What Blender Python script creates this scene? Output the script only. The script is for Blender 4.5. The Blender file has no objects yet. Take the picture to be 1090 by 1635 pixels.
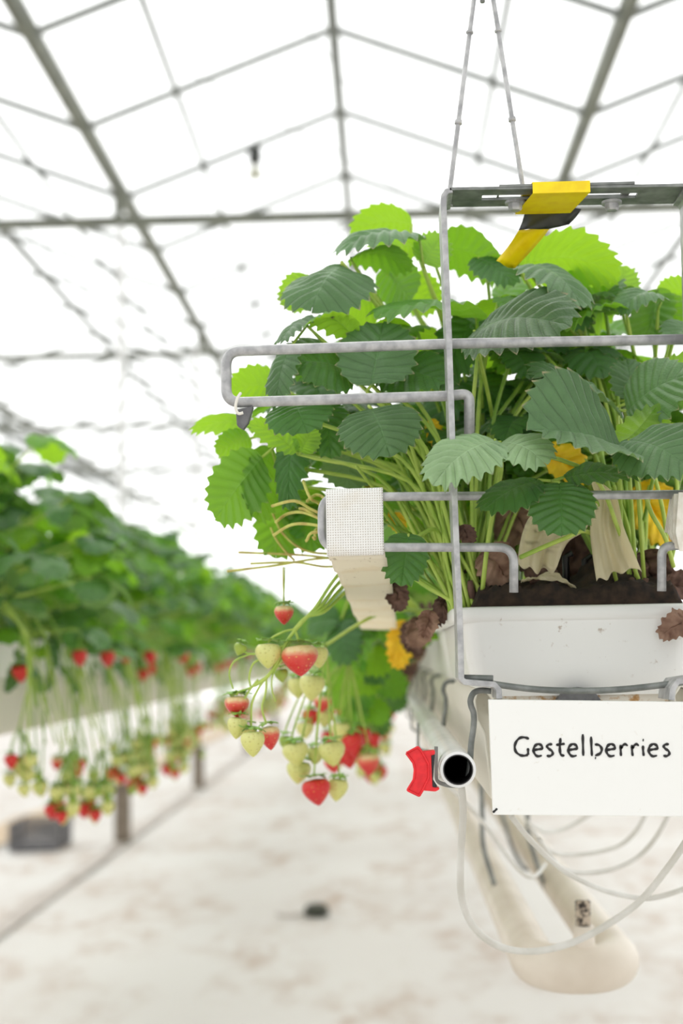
import bpy, math, random
from mathutils import Vector, Matrix, noise

V = Vector
C = bpy.context.scene.collection
sc = bpy.context.scene
PI = math.pi

# ------------------------------------------------------------------ camera
IMW, IMH = 1090.0, 1635.0
LENS = 50.0
FPX = LENS / 36.0 * IMH
CAMZ = 1.25
ROLL = math.radians(1.0)
VPX, VPY = 70.0, -227.5                      # where the rows run to, from the picture centre
ux = VPX * math.cos(ROLL) + VPY * math.sin(ROLL)
uy = -VPX * math.sin(ROLL) + VPY * math.cos(ROLL)
PITCH = math.atan(-uy / FPX)
YAW = math.atan(ux / FPX * math.cos(PITCH))
CAMR = Matrix.Rotation(YAW, 3, 'Z') @ Matrix.Rotation(PI / 2 + PITCH, 3, 'X') @ Matrix.Rotation(-ROLL, 3, 'Z')
CAMP = V((0, 0, CAMZ))
cd = bpy.data.cameras.new('camera')
cam = bpy.data.objects.new('camera', cd)
C.objects.link(cam)
cam.matrix_world = Matrix.Translation(CAMP) @ CAMR.to_4x4()
cd.sensor_fit = 'VERTICAL'
cd.sensor_height = 36.0
cd.sensor_width = 24.0
cd.lens = LENS
cd.clip_end = 300
cd.dof.use_dof = True
cd.dof.focus_distance = 1.50
cd.dof.aperture_fstop = 3.3
sc.camera = cam

def P(x, y, Y):
    """world point at distance Y along the row seen at photo pixel x, y"""
    d = CAMR @ V(((x - IMW / 2) / FPX, (IMH / 2 - y) / FPX, -1.0))
    return CAMP + d * (Y / d.y)

def proj(p):
    q = CAMR.transposed() @ (V(p) - CAMP)
    return IMW / 2 + q.x / -q.z * FPX, IMH / 2 - q.y / -q.z * FPX

# ------------------------------------------------------------------ light
w = bpy.data.worlds.new('overcast_sky')
sc.world = w
w.use_nodes = True
wb = w.node_tree.nodes['Background']
wb.inputs[0].default_value = (1.0, 1.0, 1.0, 1)
_nt = w.node_tree                                   # bright hazy overcast, brightest towards the veiled sun down the rows
_tc = _nt.nodes.new('ShaderNodeTexCoord'); _sp = _nt.nodes.new('ShaderNodeSeparateXYZ'); _mr = _nt.nodes.new('ShaderNodeMapRange')
_nt.links.new(_tc.outputs['Generated'], _sp.inputs[0]); _nt.links.new(_sp.outputs[1], _mr.inputs[0])
for _i, _v in ((1, -.2), (2, .75), (3, 1.0), (4, 1.85)): _mr.inputs[_i].default_value = _v
_nt.links.new(_mr.outputs[0], wb.inputs[1])
sd = bpy.data.lights.new('hazy_sun', 'SUN')
sd.energy = 0.7
sd.angle = math.radians(35)
sd.color = (1.0, 0.97, 0.92)
sun = bpy.data.objects.new('hazy_sun', sd)
C.objects.link(sun)
sun.rotation_euler = V((0.25, -0.6, -1.0)).to_track_quat('-Z', 'Y').to_euler()
sc.view_settings.view_transform = 'Standard'
sc.view_settings.look = 'None'
sc.view_settings.gamma = 1
sc.view_settings.use_curve_mapping = False
sc.view_settings.exposure = 0.2
try:
    sc.cycles.use_denoising = True
    sc.cycles.max_bounces = 8
    sc.cycles.transparent_max_bounces = 16
    sc.cycles.sample_clamp_indirect = 8
except Exception:
    pass

# ------------------------------------------------------------------ mesh helpers
class MB:
    def __init__(s):
        s.v, s.f, s.uv, s.mi = [], [], [], []
    def face(s, idx, uv=None, mi=0):
        s.f.append(tuple(idx)); s.uv.append(uv); s.mi.append(mi)
    def grid(s, rows, uvs=None, mi=0, closed=False):
        b = len(s.v)
        n = len(rows[0])
        for r in rows: s.v.extend(V(p) for p in r)
        for i in range(len(rows) - 1):
            for j in range(n if closed else n - 1):
                k = (j + 1) % n
                q = (b + i * n + j, b + i * n + k, b + (i + 1) * n + k, b + (i + 1) * n + j)
                s.face(q, None if uvs is None else [uvs[i][j], uvs[i][k], uvs[i + 1][k], uvs[i + 1][j]], mi)
        return b
    def tube(s, pts, r, seg=10, mi=0, caps=True):
        pts = [V(p) for p in pts]
        n = len(pts)
        rs = r if isinstance(r, (list, tuple)) else [r] * n
        up = None
        rows = []
        for i, p in enumerate(pts):
            t = (pts[min(i + 1, n - 1)] - pts[max(i - 1, 0)])
            if t.length < 1e-9: t = V((0, 0, 1))
            t.normalize()
            if up is None:
                a = V((0, 0, 1)) if abs(t.z) < .9 else V((1, 0, 0))
                up = (a - t * a.dot(t)).normalized()
            else:
                up = up - t * up.dot(t)
                up.normalize()
            sd_ = t.cross(up)
            rows.append([p + (up * math.cos(2 * PI * k / seg) + sd_ * math.sin(2 * PI * k / seg)) * rs[i] for k in range(seg)])
        b = s.grid(rows, mi=mi, closed=True)
        if caps:
            s.face([b + k for k in range(seg)][::-1], None, mi)
            e = b + (n - 1) * seg
            s.face([e + k for k in range(seg)], None, mi)
    def box(s, lo, hi, mi=0):
        b = len(s.v)
        for z in (lo[2], hi[2]):
            for x, y in ((lo[0], lo[1]), (hi[0], lo[1]), (hi[0], hi[1]), (lo[0], hi[1])):
                s.v.append(V((x, y, z)))
        for q in ((3, 2, 1, 0), (4, 5, 6, 7), (0, 1, 5, 4), (1, 2, 6, 5), (2, 3, 7, 6), (3, 0, 4, 7)):
            s.face([b + i for i in q], None, mi)
    def prism(s, poly, d, mi=0):
        """polygon of points, pushed by vector d"""
        b = len(s.v); n = len(poly)
        poly = [V(p) for p in poly]; d = V(d)
        s.v.extend(poly); s.v.extend(p + d for p in poly)
        s.face(range(b, b + n), None, mi)
        s.face(range(b + 2 * n - 1, b + n - 1, -1), None, mi)
        for i in range(n):
            j = (i + 1) % n
            s.face((b + j, b + i, b + n + i, b + n + j), None, mi)
    def ribbon(s, pts, d, th, mi=0):
        """flat bar: a polyline in the XZ plane, thickness th, pushed by d along the row"""
        pts = [V(p) for p in pts]; n = len(pts); d = V(d)
        L, R = [], []
        for i in range(n):
            t = (pts[min(i + 1, n - 1)] - pts[max(i - 1, 0)]).normalized()
            nn = V((t.z, 0, -t.x)) * th * .5
            L.append(pts[i] + nn); R.append(pts[i] - nn)
        rows = [[L[i], R[i], R[i] + d, L[i] + d] for i in range(n)]
        b = s.grid(rows, mi=mi, closed=True)
        s.face((b, b + 3, b + 2, b + 1), None, mi)
        e = b + (n - 1) * 4
        s.face((e, e + 1, e + 2, e + 3), None, mi)
    def build(s, name, mats, parent=None, origin=None, smooth=True, bevel=0, sub=0, auto=None, solid=0):
        org = V(origin) if origin is not None else (V(parent['_org']) if parent is not None else V((0, 0, 0)))
        me = bpy.data.meshes.new(name)
        me.from_pydata([tuple(p - org) for p in s.v], [], s.f)
        if not isinstance(mats, (list, tuple)): mats = [mats]
        for m in mats: me.materials.append(m)
        me.polygons.foreach_set('material_index', s.mi)
        if any(u is not None for u in s.uv):
            l = me.uv_layers.new(name='UVMap')
            i = 0
            for f, u in zip(s.f, s.uv):
                for k in range(len(f)):
                    l.data[i].uv = u[k] if u else (0.5, 0.5)
                    i += 1
        me.update()
        if smooth:
            if auto: me.shade_smooth() if hasattr(me, 'shade_smooth') else None
            else: me.polygons.foreach_set('use_smooth', [True] * len(me.polygons))
        if auto and hasattr(me, 'set_sharp_from_angle'):
            me.set_sharp_from_angle(angle=math.radians(auto))
        o = bpy.data.objects.new(name, me)
        C.objects.link(o)
        o['_org'] = tuple(org)
        if parent is not None:
            o.parent = parent
            o.location = org - V(parent['_org'])
        else:
            o.location = org
        if solid:
            m = o.modifiers.new('solidify', 'SOLIDIFY'); m.thickness = solid; m.offset = 0
        if bevel:
            m = o.modifiers.new('bevel', 'BEVEL'); m.width = bevel; m.segments = 2; m.limit_method = 'ANGLE'
        if sub:
            m = o.modifiers.new('subsurf', 'SUBSURF'); m.levels = sub; m.render_levels = sub
        return o

def tag(o, label=None, cat=None, group=None, kind=None):
    if label: o['label'] = label
    if cat: o['category'] = cat
    if group: o['group'] = group
    if kind: o['kind'] = kind
    return o

def thing(name, loc, label, cat, group=None):
    o = bpy.data.objects.new(name, None)
    C.objects.link(o)
    o.location = loc
    o['_org'] = tuple(loc)
    o.empty_display_size = .05
    return tag(o, label, cat, group)

def dup(o, parent=None, loc=None, rotz=None, label=None, group=None, scale=None):
    c = o.copy()
    C.objects.link(c)
    if parent is not None: c.parent = parent
    if loc is not None: c.location = loc
    if rotz is not None: c.rotation_euler = (0, 0, rotz)
    if scale is not None: c.scale = (scale,) * 3
    if label: c['label'] = label
    if group: c['group'] = group
    for ch in list(o.children): dup(ch, c)
    return c

def spline(pts, n=8):
    pts = [V(p) for p in pts]
    out = []
    for i in range(len(pts) - 1):
        p0 = pts[max(i - 1, 0)]; p1 = pts[i]; p2 = pts[i + 1]; p3 = pts[min(i + 2, len(pts) - 1)]
        for k in range(n):
            t = k / n
            out.append(.5 * ((2 * p1) + (p2 - p0) * t + (2 * p0 - 5 * p1 + 4 * p2 - p3) * t * t + (3 * p1 - p0 - 3 * p2 + p3) * t ** 3))
    out.append(pts[-1])
    return out

def rounded(pts, r, n=6):
    """polyline with its corners rounded by radius r"""
    pts = [V(p) for p in pts]
    out = [pts[0]]
    for i in range(1, len(pts) - 1):
        a, b, c = pts[i - 1], pts[i], pts[i + 1]
        da, dc = (a - b), (c - b)
        rr = min(r, da.length * .49, dc.length * .49)
        p, q = b + da.normalized() * rr, b + dc.normalized() * rr
        for k in range(n + 1):
            t = k / n
            out.append(p * (1 - t) ** 2 + b * 2 * t * (1 - t) + q * t * t)
    out.append(pts[-1])
    return out

# ------------------------------------------------------------------ materials
def lin(r, g, b):
    f = lambda c: (c / 255 / 12.92) if c <= 10 else ((c / 255 + .055) / 1.055) ** 2.4
    return (f(r), f(g), f(b), 1)

def nodes(name):
    m = bpy.data.materials.new(name)
    m.use_nodes = True
    nt = m.node_tree
    return m, nt, nt.nodes['Principled BSDF'], nt.nodes['Material Output']

def N(nt, typ, **kw):
    n = nt.nodes.new(typ)
    for k, v in kw.items():
        if k in n.inputs.keys() if isinstance(k, str) else False: n.inputs[k].default_value = v
        else: setattr(n, k, v)
    return n

def ramp(nt, fac, stops):
    r = nt.nodes.new('ShaderNodeValToRGB')
    el = r.color_ramp.elements
    while len(el) < len(stops): el.new(.5)
    for e, (p, c) in zip(el, stops):
        e.position = p; e.color = c
    nt.links.new(fac, r.inputs[0])
    return r.outputs[0]

def mix(nt, fac, a, b, mode='MIX'):
    n = nt.nodes.new('ShaderNodeMix')
    n.data_type = 'RGBA'; n.blend_type = mode
    for s, v in ((n.inputs[0], fac), (n.inputs[6], a), (n.inputs[7], b)):
        if hasattr(v, 'is_linked'): nt.links.new(v, s)
        else: s.default_value = v
    return n.outputs[2]

def math_(nt, op, a, b=None, clamp=False):
    n = nt.nodes.new('ShaderNodeMath'); n.operation = op; n.use_clamp = clamp
    for s, v in ((n.inputs[0], a), (n.inputs[1], b)):
        if v is None: continue
        if hasattr(v, 'is_linked'): nt.links.new(v, s)
        else: s.default_value = v
    return n.outputs[0]

def tex(nt, kind='noise', scale=5, coord='Object', detail=3, rough=.5, stretch=None):
    tc = nt.nodes.new('ShaderNodeTexCoord')
    out = tc.outputs[coord]
    if stretch:
        mp = nt.nodes.new('ShaderNodeMapping'); mp.inputs['Scale'].default_value = stretch
        nt.links.new(out, mp.inputs[0]); out = mp.outputs[0]
    n = nt.nodes.new('ShaderNodeTexNoise' if kind == 'noise' else 'ShaderNodeTexVoronoi')
    n.inputs['Scale'].default_value = scale
    if kind == 'noise':
        n.inputs['Detail'].default_value = detail; n.inputs['Roughness'].default_value = rough
        nt.links.new(out, n.inputs['Vector']); return n.outputs[0]
    nt.links.new(out, n.inputs['Vector']); return n.outputs['Distance']

def bump(nt, b, h, strength=.3, dist=.002):
    n = nt.nodes.new('ShaderNodeBump')
    n.inputs['Strength'].default_value = strength; n.inputs['Distance'].default_value = dist
    nt.links.new(h, n.inputs['Height']); nt.links.new(n.outputs[0], b.inputs['Normal'])
    return n

def plain(name, a, b=None, rough=.5, metal=0, scale=20, lo=.4, hi=.65, bmp=0, detail=3, spec=.5):
    m, nt, bs, out = nodes(name)
    bs.inputs['Roughness'].default_value = rough
    bs.inputs['Metallic'].default_value = metal
    bs.inputs['Specular IOR Level'].default_value = spec
    if b is None:
        bs.inputs['Base Color'].default_value = a
        return m
    t = tex(nt, 'noise', scale, detail=detail)
    nt.links.new(ramp(nt, t, [(lo, a), (hi, b)]), bs.inputs['Base Color'])
    if bmp: bump(nt, bs, t, bmp, .001)
    return m

M = {}
M['galv'] = plain('galvanised_steel', lin(196, 196, 196), lin(160, 160, 162), .42, .3, 90, .35, .65, .15, 5)
M['galv_dark'] = plain('dark_steel', lin(146, 149, 146), lin(112, 116, 113), .5, .3, 60, .35, .65, .1, 5)  # darker grey steel; on the top bar it paints in underside shade
M['roof_steel'] = plain('greenhouse_steel', lin(122, 125, 112), lin(104, 107, 96), .6, .0, 6)
M['alu'] = plain('aluminium_bar', lin(138, 142, 139), lin(122, 126, 124), .5, .0, 6)
M['red'] = plain('red_plastic', lin(238, 34, 44), lin(222, 24, 36), .38, 0, 150)
M['black'] = plain('black_rubber', lin(22, 20, 22), lin(34, 32, 33), .35, 0, 80)
M['lettering'] = plain('black_lettering', lin(24, 22, 24), lin(38, 36, 36), .6, 0, 60)
M['tube_white'] = plain('white_drip_tube', lin(222, 221, 216), lin(206, 204, 196), .4, 0, 20)
M['pipe_beige'] = plain('painted_heating_pipe', lin(226, 216, 202), lin(212, 200, 184), .45, 0, 9)
M['pipe_white'] = plain('white_pvc', lin(240, 240, 240), lin(228, 228, 226), .3, 0, 20)
M['grey_plastic'] = plain('grey_plastic', lin(112, 112, 114), lin(92, 92, 95), .55, 0, 90)
M['cord'] = plain('white_cord', lin(236, 232, 222), None, .6)
M['yellow'] = plain('yellow_tape', lin(255, 228, 0), lin(246, 212, 0), .35, 0, 60)
M['crate'] = plain('grey_crate', lin(128, 126, 128), lin(104, 102, 106), .6, 0, 30)
M['foot'] = plain('grey_concrete', lin(138, 126, 112), lin(118, 106, 92), .9, 0, 14)
M['stem'] = plain('pale_green_stem', lin(184, 206, 96), lin(150, 182, 70), .45, 0, 30)
M['stem2'] = plain('mid_green_stem', lin(156, 188, 80), lin(122, 160, 58), .45, 0, 30)
M['runner'] = plain('dry_green_stem', lin(206, 206, 110), lin(186, 164, 92), .6, 0, 60)
M['calyx'] = plain('green_calyx', lin(150, 192, 84), lin(116, 164, 60), .5, 0, 60)
M['dead'] = plain('dead_brown_leaf', lin(122, 92, 80), lin(76, 54, 46), .85, 0, 45, .35, .65, .4)
M['dead_pale'] = plain('dry_tan_leaf', lin(168, 136, 116), lin(126, 94, 78), .85, 0, 40, .35, .65, .4)
M['yleaf'] = plain('yellow_old_leaf', lin(255, 218, 40), lin(244, 196, 24), .55, 0, 30)
M['papers'] = plain('off_white_webbing_end', lin(240, 236, 226), lin(220, 212, 196), .7, 0, 60)

def mat_dirty_white(name, base, dirt, amount, rough=.4):
    m, nt, bs, out = nodes(name)
    bs.inputs['Roughness'].default_value = rough
    t = tex(nt, 'noise', 120, detail=4, rough=.6)
    t2 = tex(nt, 'noise', 14, detail=3)
    k = math_(nt, 'MULTIPLY', ramp(nt, t, [(.64, (0, 0, 0, 1)), (.72, (1, 1, 1, 1))]), ramp(nt, t2, [(.42, (0, 0, 0, 1)), (.62, (1, 1, 1, 1))]))
    c = mix(nt, math_(nt, 'MULTIPLY', k, amount), base, dirt)
    nt.links.new(c, bs.inputs['Base Color'])
    return m
M['tray'] = mat_dirty_white('white_tray_plastic', lin(236, 236, 233), lin(150, 122, 92), .75)
M['sign'] = mat_dirty_white('white_painted_metal', lin(246, 246, 243), lin(180, 160, 120), .35, .35)
M['gutter'] = mat_dirty_white('white_gutter_steel', lin(232, 228, 214), lin(150, 112, 72), .6)

def mat_rusty():
    m, nt, bs, out = nodes('rust_stained_white')
    t = tex(nt, 'noise', 55, detail=4, rough=.65)
    nt.links.new(ramp(nt, t, [(.5, lin(226, 220, 208)), (.58, lin(190, 150, 100)), (.72, lin(150, 98, 50))]), bs.inputs['Base Color'])
    bs.inputs['Roughness'].default_value = .7
    return m
M['rusty'] = mat_rusty()

def mat_leaf(name, top, under, trans, tmix=.42, rough=.42, edge=lin(206, 178, 140), edge_amt=.55):
    rough += .03
    m, nt, bs, out = nodes(name)
    uvn = nt.nodes.new('ShaderNodeUVMap')
    sp = nt.nodes.new('ShaderNodeSeparateXYZ')
    nt.links.new(uvn.outputs[0], sp.inputs[0])
    u, v = sp.outputs[0], sp.outputs[1]
    # veins run along whole numbers of u
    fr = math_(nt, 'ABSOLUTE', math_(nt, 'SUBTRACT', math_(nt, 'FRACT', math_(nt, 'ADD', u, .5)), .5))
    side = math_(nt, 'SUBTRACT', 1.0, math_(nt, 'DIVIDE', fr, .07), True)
    mid = math_(nt, 'SUBTRACT', 1.0, math_(nt, 'DIVIDE', v, .035), True)
    vein = math_(nt, 'MAXIMUM', math_(nt, 'MULTIPLY', side, .55), mid, True)
    geo = nt.nodes.new('ShaderNodeNewGeometry')
    oi = nt.nodes.new('ShaderNodeObjectInfo')
    blotch = tex(nt, 'noise', 38, detail=3)
    topc = mix(nt, ramp(nt, blotch, [(.35, (0, 0, 0, 1)), (.7, (1, 1, 1, 1))]), top, tuple(min(1, c * 1.25) for c in top[:3]) + (1,))
    lightc = tuple(min(1, c * 2.0 + .02) for c in top[:3]) + (1,)
    darkc = tuple(c * .5 for c in top[:3]) + (1,)
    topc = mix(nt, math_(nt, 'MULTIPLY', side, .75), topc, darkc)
    topc = mix(nt, math_(nt, 'MULTIPLY', mid, .4), topc, lightc)
    undc = mix(nt, math_(nt, 'MULTIPLY', vein, .5), under, tuple(min(1, c * 1.5) for c in under[:3]) + (1,))
    col = mix(nt, geo.outputs['Backfacing'], topc, undc)
    hs = nt.nodes.new('ShaderNodeHueSaturation')
    nt.links.new(math_(nt, 'ADD', .97, math_(nt, 'MULTIPLY', oi.outputs['Random'], .05)), hs.inputs['Hue']) if False else None
    hs.inputs['Hue'].default_value = .5
    nt.links.new(math_(nt, 'ADD', .82, math_(nt, 'MULTIPLY', oi.outputs['Random'], .36)), hs.inputs['Value'])
    nt.links.new(col, hs.inputs['Color'])
    em = math_(nt, 'MULTIPLY', math_(nt, 'GREATER_THAN', v, .965), math_(nt, 'SUBTRACT', 1.0, math_(nt, 'DIVIDE', fr, .3), True), True)
    col = mix(nt, math_(nt, 'MULTIPLY', em, edge_amt), hs.outputs[0], edge)
    nt.links.new(col, bs.inputs['Base Color'])
    bs.inputs['Roughness'].default_value = rough
    bs.inputs['Specular IOR Level'].default_value = .5
    bs.inputs['Sheen Weight'].default_value = .12
    bs.inputs['Sheen Roughness'].default_value = .4
    cell = nt.nodes.new('ShaderNodeTexVoronoi'); cell.inputs['Scale'].default_value = 330
    tc = nt.nodes.new('ShaderNodeTexCoord'); nt.links.new(tc.outputs['Object'], cell.inputs['Vector'])
    h = math_(nt, 'ADD', math_(nt, 'MULTIPLY', cell.outputs['Distance'], -.6), math_(nt, 'MULTIPLY', vein, -.8))
    bump(nt, bs, h, .6, .0011)
    tr = nt.nodes.new('ShaderNodeBsdfTranslucent')
    tcol = mix(nt, math_(nt, 'MULTIPLY', vein, .4), trans, tuple(c * .6 for c in trans[:3]) + (1,))
    nt.links.new(tcol, tr.inputs['Color'])
    ms = nt.nodes.new('ShaderNodeMixShader'); ms.inputs[0].default_value = tmix
    nt.links.new(bs.outputs[0], ms.inputs[1]); nt.links.new(tr.outputs[0], ms.inputs[2])
    nt.links.new(ms.outputs[0], out.inputs['Surface'])
    return m
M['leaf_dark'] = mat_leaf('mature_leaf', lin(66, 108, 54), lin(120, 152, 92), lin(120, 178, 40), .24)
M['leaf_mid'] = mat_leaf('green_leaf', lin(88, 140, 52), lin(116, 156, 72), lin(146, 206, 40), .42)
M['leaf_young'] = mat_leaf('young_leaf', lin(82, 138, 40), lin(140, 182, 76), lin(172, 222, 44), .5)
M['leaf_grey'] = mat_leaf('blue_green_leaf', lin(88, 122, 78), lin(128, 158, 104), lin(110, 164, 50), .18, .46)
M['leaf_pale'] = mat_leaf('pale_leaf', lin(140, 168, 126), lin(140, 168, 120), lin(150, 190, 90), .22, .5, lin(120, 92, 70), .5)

def mat_berry(name, stops, seed_col):
    m, nt, bs, out = nodes(name)
    tc = nt.nodes.new('ShaderNodeTexCoord')
    sp = nt.nodes.new('ShaderNodeSeparateXYZ'); nt.links.new(tc.outputs['Generated'], sp.inputs[0])
    nz = tex(nt, 'noise', 3, 'Generated', 2)
    fac = math_(nt, 'ADD', sp.outputs[2], math_(nt, 'MULTIPLY', math_(nt, 'SUBTRACT', nz, .5), .5))
    base = ramp(nt, fac, stops)
    uvn = nt.nodes.new('ShaderNodeUVMap')
    mp = nt.nodes.new('ShaderNodeMapping'); mp.inputs['Scale'].default_value = (15, 11, 1)
    nt.links.new(uvn.outputs[0], mp.inputs[0])
    vo = nt.nodes.new('ShaderNodeTexVoronoi'); vo.inputs['Scale'].default_value = 1; vo.inputs['Randomness'].default_value = .35
    nt.links.new(mp.outputs[0], vo.inputs['Vector'])
    seed = ramp(nt, vo.outputs['Distance'], [(.13, (1, 1, 1, 1)), (.2, (0, 0, 0, 1))])
    nt.links.new(mix(nt, math_(nt, 'MULTIPLY', seed, .8), base, seed_col), bs.inputs['Base Color'])
    pit = ramp(nt, vo.outputs['Distance'], [(.1, (0, 0, 0, 1)), (.42, (1, 1, 1, 1))])
    bump(nt, bs, pit, .55, .0012)
    bs.inputs['Roughness'].default_value = .3
    bs.inputs['Subsurface Weight'].default_value = .15
    bs.inputs['Subsurface Radius'].default_value = (.004, .002, .001)
    return m
M['berry_red'] = mat_berry('ripe_strawberry', [(0, lin(206, 22, 30)), (1, lin(222, 50, 48))], lin(232, 170, 70))
M['berry_blush'] = mat_berry('blushing_strawberry', [(.3, lin(212, 46, 44)), (.6, lin(226, 92, 74)), (.88, lin(238, 212, 158))], lin(236, 190, 100))
M['berry_pale'] = mat_berry('unripe_strawberry', [(0, lin(216, 216, 122)), (1, lin(226, 226, 150))], lin(170, 160, 60))
M['berry_green'] = mat_berry('green_strawberry', [(0, lin(172, 190, 80)), (1, lin(150, 178, 70))], lin(150, 140, 50))

def mat_glass():
    m, nt, bs, out = nodes('chalked_greenhouse_glass')
    tr = nt.nodes.new('ShaderNodeBsdfTransparent'); tr.inputs[0].default_value = (.97, .98, .97, 1)
    tl = nt.nodes.new('ShaderNodeBsdfTranslucent'); tl.inputs[0].default_value = (.93, .95, .94, 1)
    ms = nt.nodes.new('ShaderNodeMixShader'); ms.inputs[0].default_value = .22
    nt.links.new(tr.outputs[0], ms.inputs[1]); nt.links.new(tl.outputs[0], ms.inputs[2])
    nt.links.new(ms.outputs[0], out.inputs['Surface'])
    return m
M['glass'] = mat_glass()

def mat_floor():
    m, nt, bs, out = nodes('white_ground_sheet')
    a = tex(nt, 'noise', 1.0, detail=4, rough=.6, stretch=(2.0, .9, 1))
    b = tex(nt, 'noise', 5.0, detail=4, rough=.65, stretch=(1.6, .8, 1))
    c = tex(nt, 'noise', .5, detail=2)
    k = math_(nt, 'MULTIPLY', ramp(nt, a, [(.45, (0, 0, 0, 1)), (.62, (1, 1, 1, 1))]), ramp(nt, b, [(.4, (0, 0, 0, 1)), (.66, (1, 1, 1, 1))]))
    col = mix(nt, ramp(nt, c, [(.35, (0, 0, 0, 1)), (.65, (1, 1, 1, 1))]), lin(216, 213, 208), lin(206, 201, 195))
    col = mix(nt, math_(nt, 'MULTIPLY', k, .75), col, lin(166, 138, 114))
    nt.links.new(col, bs.inputs['Base Color'])
    bs.inputs['Roughness'].default_value = .75
    bump(nt, bs, a, .2, .02)
    return m
M['floor'] = mat_floor()
M['seam'] = plain('grey_floor_seam', lin(196, 188, 180), lin(170, 160, 152), .8, 0, 5)
M['soilband'] = plain('bare_soil_strip', lin(206, 186, 160), lin(186, 162, 134), .9, 0, 4)

def mat_webbing():
    m, nt, bs, out = nodes('woven_white_webbing')
    uvn = nt.nodes.new('ShaderNodeUVMap')
    sp = nt.nodes.new('ShaderNodeSeparateXYZ'); nt.links.new(uvn.outputs[0], sp.inputs[0])
    su = math_(nt, 'SINE', math_(nt, 'MULTIPLY', sp.outputs[0], 2 * PI))
    sv = math_(nt, 'SINE', math_(nt, 'MULTIPLY', sp.outputs[1], 2 * PI))
    pr = math_(nt, 'MAXIMUM', su, sv)
    hole = math_(nt, 'LESS_THAN', pr, -.38)
    col = mix(nt, hole, lin(252, 251, 248), lin(196, 188, 174))
    nz = tex(nt, 'noise', 24, detail=3)
    col = mix(nt, math_(nt, 'MULTIPLY', ramp(nt, nz, [(.55, (0, 0, 0, 1)), (.75, (1, 1, 1, 1))]), .5), col, lin(228, 214, 188))
    nt.links.new(col, bs.inputs['Base Color'])
    bs.inputs['Roughness'].default_value = .8
    bump(nt, bs, pr, .6, .0008)
    return m
M['webbing'] = mat_webbing()

def mat_band():
    m, nt, bs, out = nodes('shaded_stained_band')
    uvn = nt.nodes.new('ShaderNodeUVMap')
    sp = nt.nodes.new('ShaderNodeSeparateXYZ'); nt.links.new(uvn.outputs[0], sp.inputs[0])
    nz = tex(nt, 'noise', 30, detail=3)
    t = math_(nt, 'SINE', math_(nt, 'ADD', math_(nt, 'MULTIPLY', sp.outputs[1], 1.4), math_(nt, 'MULTIPLY', nz, 7)))
    col = mix(nt, ramp(nt, t, [(.4, (0, 0, 0, 1)), (1, (1, 1, 1, 1))]), lin(252, 246, 234), lin(244, 232, 212))  # tone bands along the length paint in shading at the bends
    sp2 = tex(nt, 'noise', 150, detail=2)
    col = mix(nt, math_(nt, 'MULTIPLY', ramp(nt, sp2, [(.68, (0, 0, 0, 1)), (.74, (1, 1, 1, 1))]), .7), col, lin(96, 74, 60))
    nt.links.new(col, bs.inputs['Base Color'])
    bs.inputs['Roughness'].default_value = .7
    tr = nt.nodes.new('ShaderNodeBsdfTranslucent'); tr.inputs[0].default_value = lin(250, 242, 224)
    ms = nt.nodes.new('ShaderNodeMixShader'); ms.inputs[0].default_value = .5
    nt.links.new(bs.outputs[0], ms.inputs[1]); nt.links.new(tr.outputs[0], ms.inputs[2])
    nt.links.new(ms.outputs[0], out.inputs['Surface'])
    return m
M['band'] = mat_band()

def mat_papery(name, a, b, t):
    m, nt, bs, out = nodes(name)
    nz = tex(nt, 'noise', 30, detail=4, stretch=(3, 1, .5))
    nt.links.new(ramp(nt, nz, [(.35, a), (.7, b)]), bs.inputs['Base Color'])
    bs.inputs['Roughness'].default_value = .7
    tr = nt.nodes.new('ShaderNodeBsdfTranslucent'); tr.inputs[0].default_value = a
    ms = nt.nodes.new('ShaderNodeMixShader'); ms.inputs[0].default_value = t
    nt.links.new(bs.outputs[0], ms.inputs[1]); nt.links.new(tr.outputs[0], ms.inputs[2])
    nt.links.new(ms.outputs[0], out.inputs['Surface'])
    return m
M['papery'] = mat_papery('dry_papery_leaf', lin(246, 238, 210), lin(222, 212, 180), .45)
M['soil'] = plain('dark_peat', lin(34, 26, 22), lin(66, 50, 38), .95, 0, 90, .35, .7, 1.0, 5)

# ------------------------------------------------------------------ setting
def struct(name, mb, m, **kw):
    o = mb.build(name, m, **kw)
    o['kind'] = 'structure'
    return o

X0, X1, Y0, Y1 = -11.45, 10.95, -6.0, 46.0
GUT, RIDGE, BAY = CAMZ + 3.36, CAMZ + 4.0, 3.2
GX = [-1.85 + BAY * k for k in range(-3, 5)]
mb = MB()
nx, ny = 60, 100
rows = []
for j in range(ny + 1):
    y = Y0 + (Y1 - Y0) * (j / ny) ** 1.5
    rows.append([(X0 + (X1 - X0) * i / nx, y, .012 * noise.noise(V((i * .37 * 2, y * 1.1, 0))) - .012) for i in range(nx + 1)])
mb.grid(rows)
struct('floor', mb, M['floor'])

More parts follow.
